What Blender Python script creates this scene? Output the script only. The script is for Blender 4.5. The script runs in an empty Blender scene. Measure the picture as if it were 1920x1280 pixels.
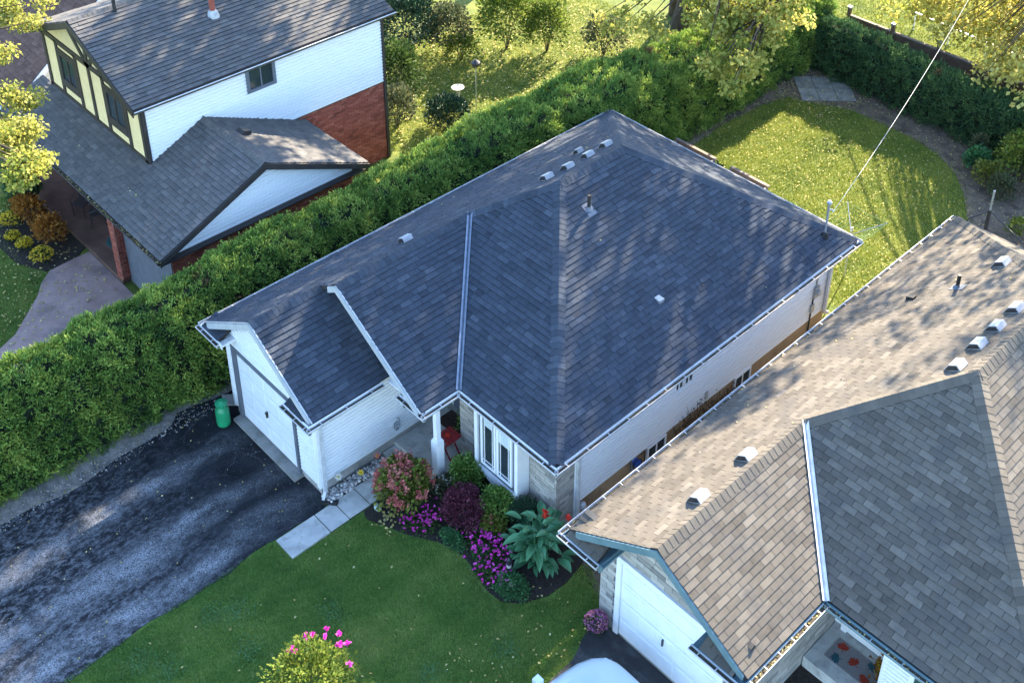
import bpy, math, random
import numpy as np
from mathutils import Matrix, Vector
random.seed(7); RNG = np.random.default_rng(7)
S = bpy.context.scene
C = S.collection
rad = math.radians
# ------------------------------------------------------------------ camera
cd = bpy.data.cameras.new('camera'); cam = bpy.data.objects.new('camera', cd); C.objects.link(cam)
CAM = Vector((21.3803, -9.6326, 22.2974))
cam.matrix_world = Matrix.Translation(CAM) @ (Matrix.Rotation(0.7990, 4, 'Z') @ Matrix.Rotation(1.0604, 4, 'X') @ Matrix.Rotation(0.0120, 4, 'Z'))
cd.sensor_width = 36; cd.lens = 2263.04 / 1920 * 36
cd.shift_x = (960 - 1006.2) / 1920; cd.shift_y = (121.95 - 640) / 1920
cd.clip_end = 2000
S.camera = cam
# ------------------------------------------------------------------ daylight
SUN = Vector((-0.255, 0.82, 0.505)).normalized()
W_ = bpy.data.worlds.new('World'); S.world = W_; W_.use_nodes = True
nt = W_.node_tree; bg = nt.nodes['Background']
sky = nt.nodes.new('ShaderNodeTexSky'); sky.sky_type = 'NISHITA'; sky.sun_disc = False
sky.sun_elevation = math.asin(SUN.z); sky.sun_rotation = math.atan2(SUN.x, SUN.y)
sky.air_density = 1.0; sky.dust_density = 0.4; sky.ozone_density = 3.5
tint = nt.nodes.new('ShaderNodeMix'); tint.data_type = 'RGBA'; tint.blend_type = 'MULTIPLY'; tint.inputs['Factor'].default_value = 1.0; tint.inputs['B'].default_value = (1.02, 1.0, 0.98, 1)
nt.links.new(sky.outputs[0], tint.inputs['A']); nt.links.new(tint.outputs['Result'], bg.inputs[0]); bg.inputs[1].default_value = 0.13
sd = bpy.data.lights.new('sun', 'SUN'); sd.energy = 4.5; sd.angle = rad(0.53); sd.color = (1.0, 0.84, 0.62)
so = bpy.data.objects.new('sun', sd); C.objects.link(so); so.location = (0, 40, 60)
so.rotation_euler = (-SUN).to_track_quat('-Z', 'Y').to_euler()
vs = S.view_settings; vs.view_transform = 'Standard'; vs.look = 'None'; vs.gamma = 1.0; vs.exposure = 2.82
vs.use_curve_mapping = False
S.render.resolution_x = 1024; S.render.resolution_y = 682
# ------------------------------------------------------------------ materials
MATS = {}
def mat(name, cols, by='noise', scale=3.0, detail=4.0, rough=0.8, bump=0.0, bscale=40.0, spec=0.3, stretch=(1, 1, 1), wear=None, wscale=1.0, metal=0.0, emit=None, trans=0.0, wlo=.5, whi=.68):
    """procedural material: colour ramp driven by noise or by the per-piece 'tone' attribute, second colour of wear, bump"""
    m = bpy.data.materials.new(name); m.use_nodes = True; MATS[name] = m
    n = m.node_tree; L = n.links.new; b = n.nodes['Principled BSDF']
    b.inputs['Roughness'].default_value = rough; b.inputs['Metallic'].default_value = metal
    b.inputs['Specular IOR Level'].default_value = spec
    tc = n.nodes.new('ShaderNodeTexCoord'); mp = n.nodes.new('ShaderNodeMapping'); mp.inputs['Scale'].default_value = stretch
    L(tc.outputs['Object'], mp.inputs['Vector'])
    def noise(s, d=4.0):
        t = n.nodes.new('ShaderNodeTexNoise'); t.inputs['Scale'].default_value = s; t.inputs['Detail'].default_value = d
        t.inputs['Roughness'].default_value = .6
        L(mp.outputs[0], t.inputs['Vector']); return t
    rp = n.nodes.new('ShaderNodeValToRGB'); e = rp.color_ramp.elements
    k = len(cols)
    lo, hi = (0.0, 1.0) if by == 'tone' else (0.32, 0.68)
    while len(e) < k: e.new(0.5)
    for i, c in enumerate(cols):
        e[i].position = lo + (hi - lo) * (i / max(1, k - 1)); e[i].color = (*c, 1)
    if by == 'tone':
        a = n.nodes.new('ShaderNodeAttribute'); a.attribute_name = 'tone'
        nz = noise(scale, detail); ma = n.nodes.new('ShaderNodeMath'); ma.operation = 'MULTIPLY_ADD'
        ma.inputs[1].default_value = 0.5; L(nz.outputs['Fac'], ma.inputs[0])
        sb = n.nodes.new('ShaderNodeMath'); sb.operation = 'SUBTRACT'; sb.inputs[1].default_value = 0.25
        L(a.outputs['Fac'], sb.inputs[0]); L(sb.outputs[0], ma.inputs[2]); L(ma.outputs[0], rp.inputs[0])
    else:
        L(noise(scale, detail).outputs['Fac'], rp.inputs[0])
    col = rp.outputs[0]
    if wear:
        wn = noise(wscale, 6.0); wr = n.nodes.new('ShaderNodeValToRGB')
        wr.color_ramp.elements[0].position = wlo; wr.color_ramp.elements[1].position = whi
        L(wn.outputs['Fac'], wr.inputs[0])
        mx = n.nodes.new('ShaderNodeMix'); mx.data_type = 'RGBA'; mx.inputs['B'].default_value = (*wear, 1)
        L(col, mx.inputs['A']); L(wr.outputs[0], mx.inputs['Factor']); col = mx.outputs['Result']
    L(col, b.inputs['Base Color'])
    if bump:
        bn = noise(bscale, 3.0); bu = n.nodes.new('ShaderNodeBump'); bu.inputs['Strength'].default_value = bump; bu.inputs['Distance'].default_value = 0.02
        L(bn.outputs['Fac'], bu.inputs['Height']); L(bu.outputs[0], b.inputs['Normal'])
    if trans:
        out = n.nodes['Material Output']; tr = n.nodes.new('ShaderNodeBsdfTranslucent'); L(col, tr.inputs[0])
        ms = n.nodes.new('ShaderNodeMixShader'); ms.inputs[0].default_value = trans
        L(b.outputs[0], ms.inputs[1]); L(tr.outputs[0], ms.inputs[2]); L(ms.outputs[0], out.inputs[0])
    return m
def glass(name, col=(.02, .03, .035), rough=.06):
    m = mat(name, [col, tuple(c * 1.6 for c in col)], scale=1.2, rough=rough, spec=.9); return m
# ------------------------------------------------------------------ mesh helpers
def put(o, parent):
    C.objects.link(o)
    if parent is not None:
        o.parent = parent
        if parent.type == 'EMPTY': o.location = -parent.location
    return o
def nmesh(name, V, F, m, parent=None, tone=None, smooth=False):
    """fast mesh object from arrays; every face has the same number of corners"""
    me = bpy.data.meshes.new(name); V = np.asarray(V, np.float32); F = np.asarray(F, np.int32)
    k = F.shape[1]
    me.vertices.add(len(V)); me.vertices.foreach_set('co', V.ravel())
    me.loops.add(F.size); me.loops.foreach_set('vertex_index', F.ravel())
    me.polygons.add(len(F)); me.polygons.foreach_set('loop_start', np.arange(0, F.size, k, dtype=np.int32))
    if tone is not None:
        a = me.attributes.new('tone', 'FLOAT', 'FACE'); a.data.foreach_set('value', np.asarray(tone, np.float32))
    me.update(calc_edges=True)
    if smooth: me.polygons.foreach_set('use_smooth', [True] * len(F))
    me.materials.append(MATS[m] if isinstance(m, str) else m)
    return put(bpy.data.objects.new(name, me), parent)
class MB:
    def __init__(s): s.v = []; s.f = []; s.t = []
    def poly(s, pts, tone=.5):
        i = len(s.v); s.v += [tuple(p) for p in pts]; s.f.append(tuple(range(i, i + len(pts)))); s.t.append(tone)
    def prism(s, pts, vec, tone=.5):
        """closed solid: polygon pts swept along vec"""
        i = len(s.v); k = len(pts); vec = Vector(vec)
        p = [Vector(q) for q in pts]
        s.v += [tuple(q) for q in p] + [tuple(q + vec) for q in p]
        nrm = Vector((0, 0, 0))
        for a in range(1, k - 1): nrm += (p[a] - p[0]).cross(p[a + 1] - p[0])
        fl = nrm.dot(vec) > 0
        A = list(range(i, i + k)); B = list(range(i + k, i + 2 * k))
        fs = [A[::-1] if fl else A, B if fl else B[::-1]]
        for a in range(k):
            b = (a + 1) % k; q = [A[a], A[b], B[b], B[a]]; fs.append(q if fl else q[::-1])
        s.f += [tuple(q) for q in fs]; s.t += [tone] * len(fs); return s
    def box(s, x0, x1, y0, y1, z0, z1, tone=.5):
        return s.prism([(x0, y0, z0), (x1, y0, z0), (x1, y1, z0), (x0, y1, z0)], (0, 0, z1 - z0), tone)
    def bar(s, p, q, w, h, up=(0, 0, 1), tone=.5):
        p = Vector(p); q = Vector(q); d = (q - p).normalized(); up = Vector(up)
        a = d.cross(up)
        if a.length < 1e-4: a = d.cross(Vector((1, 0, 0)))
        a.normalize(); b = a.cross(d).normalized(); a *= w / 2; b *= h / 2
        return s.prism([p - a - b, p + a - b, p + a + b, p - a + b], q - p, tone)
    def tube(s, pts, rs, n=8, cap=True, tone=.5):
        pts = [Vector(p) for p in pts]; rings = []
        if not hasattr(rs, '__len__'): rs = [rs] * len(pts)
        d0 = (pts[1] - pts[0]).normalized(); a = d0.orthogonal().normalized()
        for i, p in enumerate(pts):
            d = (pts[min(i + 1, len(pts) - 1)] - pts[max(i - 1, 0)]).normalized()
            a = (a - d * a.dot(d)).normalized(); b = d.cross(a)
            k = len(s.v); s.v += [tuple(p + (a * math.cos(2 * math.pi * j / n) + b * math.sin(2 * math.pi * j / n)) * rs[i]) for j in range(n)]
            rings.append(k)
        for r0, r1 in zip(rings, rings[1:]):
            for j in range(n):
                s.f.append((r0 + j, r0 + (j + 1) % n, r1 + (j + 1) % n, r1 + j)); s.t.append(tone)
        if cap:
            s.f.append(tuple(rings[0] + j for j in range(n))[::-1]); s.f.append(tuple(rings[-1] + j for j in range(n))); s.t += [tone] * 2
        return s
    def lathe(s, o, prof, n=20, tone=.5):
        """prof: list of (radius, z)"""
        rings = []
        for r, z in prof:
            rings.append(len(s.v)); s.v += [(o[0] + max(r, .002) * math.cos(2 * math.pi * j / n), o[1] + max(r, .002) * math.sin(2 * math.pi * j / n), o[2] + z) for j in range(n)]
        for r0_, r1_ in zip(rings, rings[1:]):
            for j in range(n): s.f.append((r0_ + j, r0_ + (j + 1) % n, r1_ + (j + 1) % n, r1_ + j)); s.t.append(tone)
        s.f.append(tuple(rings[0] + j for j in range(n))[::-1]); s.f.append(tuple(rings[-1] + j for j in range(n))); s.t += [tone] * 2
        return s
    def obj(s, name, m, parent=None, smooth=False):
        me = bpy.data.meshes.new(name); me.from_pydata(s.v, [], s.f)
        a = me.attributes.new('tone', 'FLOAT', 'FACE'); a.data.foreach_set('value', s.t)
        if smooth:
            me.polygons.foreach_set('use_smooth', [True] * len(me.polygons)); me.set_sharp_from_angle(angle=rad(40))
        me.materials.append(MATS[m]); me.update()
        return put(bpy.data.objects.new(name, me), parent)
def tag(o, label, cat, group=None):
    o['label'] = label; o['category'] = cat
    if group: o['group'] = group
    return o
def thing(name, label, cat, loc, group=None):
    o = bpy.data.objects.new(name, None); C.objects.link(o); o.location = loc; o.empty_display_size = .2
    return tag(o, label, cat, group)
def struct(o): o['kind'] = 'structure'; return o
def stuff(o): o['kind'] = 'stuff'; return o
def bx(parent, name, x0, x1, y0, y1, z0, z1, m): return MB().box(x0, x1, y0, y1, z0, z1).obj(name, m, parent)
# ------------------------------------------------------------------ roofs
def clip(poly, conv):
    """convex clip of 2-D polygon by counter-clockwise convex polygon"""
    out = poly
    for i in range(len(conv)):
        a = conv[i]; b = conv[(i + 1) % len(conv)]; inp = out; out = []
        if not inp: return []
        sd = lambda p: (b[0] - a[0]) * (p[1] - a[1]) - (b[1] - a[1]) * (p[0] - a[0])
        for j in range(len(inp)):
            p = inp[j]; q = inp[(j + 1) % len(inp)]; dp = sd(p); dq = sd(q)
            if dp >= 0: out.append(p)
            if dp * dq < 0:
                t = dp / (dp - dq); out.append((p[0] + t * (q[0] - p[0]), p[1] + t * (q[1] - p[1])))
    return out
def area(p): return .5 * sum(p[i][0] * p[(i + 1) % len(p)][1] - p[(i + 1) % len(p)][0] * p[i][1] for i in range(len(p)))
class Roof:
    def __init__(s, parent, deckmat, shmat, expo=.137, wid=(.16, .38), t=.021, threetab=False):
        s.parent = parent; s.deckmat = deckmat; s.shmat = shmat; s.expo = expo; s.wid = wid; s.t = t; s.tt = threetab; s.tabs = []; s.deck = MB(); s.caps = []
    def facet(s, plan, zf, up, phase=0.0):
        """plan: xy corners of a convex facet, zf(x,y) its height, up: horizontal uphill unit vector"""
        P = [Vector((x, y, zf(x, y))) for x, y in plan]
        u = Vector((up[1], -up[0], 0)); rise = zf(plan[0][0] + up[0], plan[0][1] + up[1]) - zf(*plan[0])
        sv = Vector((up[0], up[1], rise)).normalized(); n = u.cross(sv).normalized()
        o = P[0]; uv = [((p - o).dot(u), (p - o).dot(sv)) for p in P]
        if area(uv) < 0: uv = uv[::-1]; P = P[::-1]
        s.deck.prism([p - n * .002 for p in P], -n * .09)
        smin = min(b for a, b in uv); smax = max(b for a, b in uv); umin = min(a for a, b in uv); umax = max(a for a, b in uv)
        k = 0; y = smin
        while y < smax - .004:
            y1 = min(y + s.expo, smax); x = umin - random.random() * .35
            if s.tt: x = umin - .33 + (.167 if (k % 2) else 0) + random.uniform(-.008, .008)
            jy = random.uniform(-.002, .002)
            while x < umax:
                w = s.tt and .333 or random.uniform(*s.wid)
                g = .009 if s.tt else .004
                c = clip([(x, y + jy), (x + w - g, y + jy), (x + w - g, y1 + .012), (x, y1 + .012)], uv)
                x += w
                if len(c) < 3 or area(c) < .002: continue
                tn = min(.95, max(.33, random.gauss(.56, .17 if s.tt else .10)))
                th = s.t * (1 if s.tt else random.choice((.7, 1.15, 1.15)))
                top = [o + u * a + sv * b + n * (th + .004 - (th + .002) * (b - y) / s.expo) for a, b in c]
                bot = [o + u * a + sv * b + n * .0015 for a, b in c]
                ctr = sum(top, Vector()) / len(top); d = CAM - ctr
                sc = n.dot(d.normalized()) / d.length_squared if len(c) == 4 and w > .2 else 0
                s.tabs.append((sc, top, bot, tn))
            y += s.expo; k += 1
    def cap_line(s, p, q, nl, nr, w=.18, step=.15, mat_=None):
        """bent cap shingles from low end p to high end q; nl, nr: outward directions (unit, in the two facets, pointing away from the line)"""
        p = Vector(p); q = Vector(q); d = (q - p); L = d.length; d.normalize(); nl = Vector(nl); nr = Vector(nr)
        upv = -(nl + nr).normalized(); k = int(L / step)
        for i in range(k + 1):
            a = i * step; b = min(a + step * 1.25, L + .04)
            A = p + d * a; B = p + d * b; ra = .034; rb = .024; lo = .010; j = random.uniform(-.006, .006)
            m = MB(); tn = min(.85, max(.4, random.gauss(.60, .08)))
            pr = []
            for base, r in ((A, ra), (B, rb)):
                pr.append([base + nl * (w + j) + upv * (r - lo), base + nl * .05 + upv * (r + .012), base + upv * (r + .018), base + nr * .05 + upv * (r + .012), base + nr * (w - j) + upv * (r - lo)])
            for c in range(4):
                m.poly([pr[0][c], pr[0][c + 1], pr[1][c + 1], pr[1][c]], tn)
            dn = upv * -.034
            m.poly(pr[0][::-1] + [v + dn for v in pr[0]], .15)
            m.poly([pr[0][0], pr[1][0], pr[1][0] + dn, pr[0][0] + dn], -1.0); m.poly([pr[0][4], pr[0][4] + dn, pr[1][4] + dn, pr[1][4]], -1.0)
            s.caps.append(m)
    def finish(s, capmat=None, nind=300, capname='ridge_cap'):
        roof = s.deck.obj('roof', s.deckmat, s.parent); s.obj = roof
        s.tabs.sort(key=lambda t: -t[0])
        rest = MB()
        for i, (sc, top, bot, tn) in enumerate(s.tabs):
            m = MB() if i < nind and sc > 0 else rest
            m.poly(top, tn)
            for a in range(len(top)):
                b = (a + 1) % len(top); lowe = max((top[a] - bot[a]).length, (top[b] - bot[b]).length) > .010 and min((top[a] - bot[a]).length, (top[b] - bot[b]).length) > .009; m.poly([bot[a], bot[b], top[b], top[a]], -1.0 if lowe else tn - .12)  # near-black lower edge: cut asphalt, also paints in the shadow line of each course
            if m is not rest: m.obj('shingle', s.shmat, roof)
        if rest.v: stuff(rest.obj('shingles', s.shmat, roof))
        for m in s.caps[:300]: m.obj(capname, capmat or s.shmat, roof)
        if s.caps[300:]:
            r = MB()
            for m in s.caps[300:]:
                k = len(r.v); r.v += m.v; r.f += [tuple(i + k for i in f) for f in m.f]; r.t += m.t
            stuff(r.obj('ridge_caps', capmat or s.shmat, roof))
        return roof
def hip_caps(R, p, q, n1, n2):
    """n1,n2: upward normals of the two facets meeting at line p-q (p low)"""
    p = Vector(p); q = Vector(q); d = (q - p).normalized(); n1 = Vector(n1).normalized(); n2 = Vector(n2).normalized()
    a = d.cross(n1).normalized(); b = d.cross(n2).normalized()
    if a.dot(n2) > 0: a = -a
    if b.dot(n1) > 0: b = -b
    R.cap_line(p, q, a, b)
def gutter(parent, p, q, out, m='gutter_white', step=.62, name='gutter', leaves=0):
    """K-style open trough along p-q (top edge), out: horizontal outward unit vector"""
    p = Vector(p); q = Vector(q); out = Vector((*out, 0)); Z = Vector((0, 0, 1))
    prof = [(0, 0), (0, -.10), (.075, -.10), (.105, -.045), (.112, 0), (.100, 0), (.096, -.04), (.068, -.085), (.008, -.085), (.008, 0)]
    mb = MB(); P = [p + out * a + Z * b for a, b in prof]
    k = len(P); v = q - p; i = 0
    mb.v += [tuple(a) for a in P] + [tuple(a + v) for a in P]
    for a in range(k):
        b = (a + 1) % k; mb.f.append((a, b, b + k, a + k)); mb.t.append(.5)
    mb.poly([P[0], P[1], P[2], P[3], P[4]]); mb.poly([x + v for x in (P[4], P[3], P[2], P[1], P[0])])
    g = mb.obj(name, m, parent)
    deb = MB(); d = v.normalized(); L = v.length
    w = d * .008
    deb.prism([p + out * .010 - Z * .083, p + out * .066 - Z * .083, p + out * .086 - Z * .045, p + out * .010 - Z * .045], v)
    deb.obj('gutter_silt', 'silt', g)
    nn = max(1, int(L / step))
    for j in range(nn):
        a = p + d * (L * (j + .5) / nn); hb = MB()
        hb.prism([a - w - Z * .004, a + w - Z * .004, a + w + Z * .004, a - w + Z * .004], out * .106)
        hb.obj('gutter_hanger', m, g)
    if leaves:
        X = []
        for j in range(leaves):
            t = random.random(); X.append(p + v * t + out * random.uniform(.01, .08) + Z * random.uniform(-.045, .0))
        o = leaf_mesh('gutter_leaves', np.array(X), .05, 'leaf_litter', g, up=.4); stuff(o)
    return g
def siding(parent, o, d, nrm, length, z0, z1, expo=.107, m='siding_white', span=None, name='siding_board', cuts=()):
    """lap boards; o: xy start, d: xy direction, nrm: outward xy; span(z)->(u0,u1); cuts: openings (u0,u1,z0,z1)"""
    o = Vector((*o, 0)); d = Vector((*d, 0)); nn = Vector((*nrm, 0)); Z = Vector((0, 0, 1)); z = z0
    while z < z1 - .01:
        h = min(expo, z1 - z); u0, u1 = span(z + h / 2) if span else (0, length)
        segs = [(u0, u1)]
        for c in cuts:
            if c[2] < z + h * .6 and c[3] > z + h * .4:
                ns = []
                for a, b in segs:
                    if c[1] <= a or c[0] >= b: ns.append((a, b)); continue
                    if c[0] > a: ns.append((a, c[0]))
                    if c[1] < b: ns.append((c[1], b))
                segs = ns
        for a, b in segs:
            if b - a < .03: continue
            A = o + d * a; mb = MB()
            mb.prism([A + Z * z, A + nn * .046 + Z * z, A + nn * .048 + Z * (z + .01), A + nn * .044 + Z * (z + h * .60), A + nn * .012 + Z * (z + h * .70), A + nn * .010 + Z * (z + h - .002), A + Z * (z + h - .002)], d * (b - a), random.gauss(.5, .08))
            mb.obj(name, m, parent)
        z += expo
def bricks(parent, o, d, nrm, length, z0, z1, bl, bh, m, name='brick', span=None, cuts=(), ind=300, jt=.010, proud=.016, flat=False):
    o = Vector((*o, 0)); d = Vector((*d, 0)); nn = Vector((*nrm, 0)); Z = Vector((0, 0, 1)); z = z0; k = 0; cnt = 0; rest = MB()
    while z < z1 - .02:
        h = min(bh, z1 - z); u0, u1 = span(z + h / 2) if span else (0, length); x = u0 - (bl / 2 if k % 2 else 0)
        while x < u1 - .01:
            a = max(x, u0) + jt / 2; b = min(x + bl, u1) - jt / 2; x += bl
            if b - a < .025 or any(c[0] < (a + b) / 2 < c[1] and c[2] < z + h / 2 < c[3] for c in cuts): continue
            mm = MB() if cnt < ind else rest; pr = proud + random.uniform(-.004, .005)
            A = o + d * a
            mm.prism([A + Z * (z + jt / 2), A + d * (b - a) + Z * (z + jt / 2), A + d * (b - a) + Z * (z + h - jt / 2), A + Z * (z + h - jt / 2)], nn * pr, min(1, max(0, random.gauss(.5, .22))))
            if mm is not rest: mm.obj(name, m, parent); cnt += 1
        z += bh; k += 1
    if rest.v: stuff(rest.obj(name + 's', m, parent))
def gable_wall(parent, y, x0, x1, z0, zr, m, thick=.1, name='gable_wall'):
    return MB().prism([(x0, y, z0), (x1, y, z0), ((x0 + x1) / 2, y, zr)], (0, thick, 0)).obj(name, m, parent)
# ------------------------------------------------------------------ leaves
def unit(a): return a / np.maximum(np.linalg.norm(a, axis=1, keepdims=True), 1e-6)
def leaf_arrays(P, size, D=None, asp=.55, up=.3, jit=.35, fold=.18):
    n = len(P)
    if D is None: D = RNG.normal(size=(n, 3)); D[:, 2] = D[:, 2] * .5
    D = unit(D + RNG.normal(size=(n, 3)) * jit)
    N = RNG.normal(size=(n, 3)); N[:, 2] += up * 4; N = N - (N * D).sum(1, keepdims=True) * D; N = unit(N)
    B = np.cross(D, N); s = (size * RNG.uniform(.65, 1.3, (n, 1)))
    V = np.empty((n, 4, 3)); V[:, 0] = P; V[:, 1] = P + D * s * .5 + B * s * asp * .5 + N * s * fold; V[:, 2] = P + D * s; V[:, 3] = P + D * s * .5 - B * s * asp * .5 + N * s * fold
    return V.reshape(-1, 3), np.arange(n * 4).reshape(n, 4)
def leaf_mesh(name, P, size, m, parent=None, D=None, asp=.55, up=.3, jit=.35, tone=None, fold=.18):
    V, F = leaf_arrays(P, size, D, asp, up, jit, fold)
    if tone is None: tone = np.clip(RNG.normal(.5, .22, len(P)), 0, 1)
    return nmesh(name, V, F, m, parent, tone)
def lump(P, f=1.0, seed=0):
    """cheap smooth 3-D lumpiness, about -1..1"""
    r = np.random.default_rng(seed); v = np.zeros(len(P))
    for i in range(5):
        k = r.normal(size=3) * f * (1.0 + i * .6); v += np.sin(P @ k + r.uniform(0, 6.3)) / (1 + i * .5)
    return v / 2.2
# ------------------------------------------------------------------ material set
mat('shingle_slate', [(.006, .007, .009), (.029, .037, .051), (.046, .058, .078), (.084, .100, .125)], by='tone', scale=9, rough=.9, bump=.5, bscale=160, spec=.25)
mat('shingle_tan', [(.024, .022, .019), (.084, .075, .063), (.122, .109, .091), (.165, .148, .124)], by='tone', scale=6, rough=.92, bump=.5, bscale=140, spec=.2, wear=(.088, .082, .075), wscale=1.3)
mat('shingle_grey', [(.022, .022, .022), (.078, .077, .077), (.112, .110, .108), (.155, .150, .144)], by='tone', scale=7, rough=.92, bump=.4, bscale=140, spec=.2)
mat('shingle_brown', [(.02, .012, .01), (.09, .052, .042), (.13, .078, .062), (.18, .11, .09)], by='tone', scale=5, rough=.9, bump=.3, bscale=100, spec=.2)
mat('deck_dark', [(.02, .02, .022), (.03, .03, .032)], rough=.9)
mat('silt', [(.03, .027, .022), (.09, .075, .05)], scale=9, rough=.95)
mat('siding_white', [(.72, .73, .74), (.80, .81, .81)], by='tone', scale=1.5, rough=.45, spec=.4)
mat('wall_core', [(.68, .69, .70), (.74, .75, .76)], scale=2, rough=.7)
mat('trim_white', [(.72, .74, .76), (.80, .81, .82)], scale=3, rough=.4, spec=.4)
mat('gutter_white', [(.42, .43, .44), (.60, .61, .62)], scale=5, rough=.35, spec=.45)
mat('gutter_teal', [(.14, .22, .24), (.20, .29, .31)], scale=5, rough=.35, spec=.45)
mat('gutter_dark', [(.05, .045, .045), (.075, .068, .065)], scale=5, rough=.35, spec=.45)
mat('trim_slate', [(.10, .115, .14), (.14, .155, .185)], scale=4, rough=.5)
mat('trim_grey', [(.33, .36, .38), (.42, .44, .46)], scale=4, rough=.45)
mat('trim_teal', [(.09, .155, .175), (.13, .205, .225)], scale=4, rough=.45)
mat('trim_black', [(.030, .026, .026), (.048, .042, .040)], scale=4, rough=.5)
mat('tudor_cream', [(.66, .53, .28), (.74, .60, .33)], scale=5, rough=.85, bump=.2, bscale=60)
mat('door_white', [(.70, .73, .76), (.79, .81, .83)], scale=3, rough=.35, spec=.45)
mat('metal_flash', [(.12, .15, .20), (.20, .235, .29)], scale=8, rough=.35, spec=.6, metal=.35)
mat('metal_grey', [(.30, .32, .34), (.46, .48, .50)], scale=12, rough=.4, metal=.6)
mat('vent_white', [(.28, .29, .30), (.46, .46, .46)], scale=8, rough=.5, wear=(.35, .33, .30), wscale=3)
mat('metal_dark', [(.02, .02, .022), (.04, .04, .042)], scale=9, rough=.4, spec=.5)
mat('pipe_black', [(.012, .012, .014), (.03, .03, .03)], scale=9, rough=.6)
mat('brick_stone', [(.20, .19, .18), (.34, .315, .28), (.46, .43, .385)], by='tone', scale=9, rough=.9, bump=.5, bscale=60)
mat('brick_red', [(.16, .045, .032), (.27, .075, .052), (.38, .13, .09)], by='tone', scale=8, rough=.9, bump=.4, bscale=60)
mat('brick_brown', [(.10, .06, .035), (.19, .12, .07), (.42, .30, .18)], by='tone', scale=5, rough=.9)
mat('mortar', [(.33, .32, .30), (.42, .40, .37)], scale=14, rough=.95, bump=.3)
mat('foundation_tan', [(.30, .21, .12), (.42, .30, .18)], scale=2.2, rough=.9, bump=.3, bscale=30, wear=(.22, .15, .09), wscale=1.1)
mat('foundation_grey', [(.30, .29, .27), (.42, .41, .38)], scale=2.5, rough=.9, bump=.3, bscale=30, wear=(.2, .2, .19), wscale=1.4)
mat('concrete', [(.36, .355, .33), (.50, .49, .455)], scale=2.5, rough=.85, bump=.25, bscale=50, wear=(.27, .265, .245), wscale=3.2)
mat('concrete_old', [(.20, .195, .18), (.30, .29, .27)], scale=3, rough=.9, bump=.3, bscale=40, wear=(.14, .14, .12), wscale=2)
mat('stamped_path', [(.25, .165, .145), (.35, .245, .215)], scale=1.4, rough=.75, bump=.25, bscale=8, wear=(.16, .12, .115), wscale=.9)
mat('stamped_porch', [(.08, .045, .034), (.16, .095, .07)], scale=1.6, rough=.6, bump=.25, bscale=8)
mat('soil', [(.018, .014, .012), (.045, .035, .028)], scale=14, rough=.98, bump=1.0, bscale=30)
mat('soil_dry', [(.10, .075, .055), (.19, .145, .105)], scale=5, rough=.98, bump=.8, bscale=30, wear=(.065, .05, .04), wscale=2.2)
mat('gravel_dirt', [(.19, .165, .14), (.31, .27, .235)], scale=6, rough=.98, bump=.8, bscale=40, wear=(.10, .095, .085), wscale=2)
glass('glass_dark'); glass('glass_green', (.03, .06, .06)); glass('glass_grey', (.12, .14, .15), .2)
mat('blind_white', [(.45, .52, .53), (.55, .62, .62)], scale=3, rough=.4)
mat('curtain_dark', [(.02, .015, .012), (.05, .04, .03)], scale=9, rough=.6, stretch=(6, 6, 1))
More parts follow.
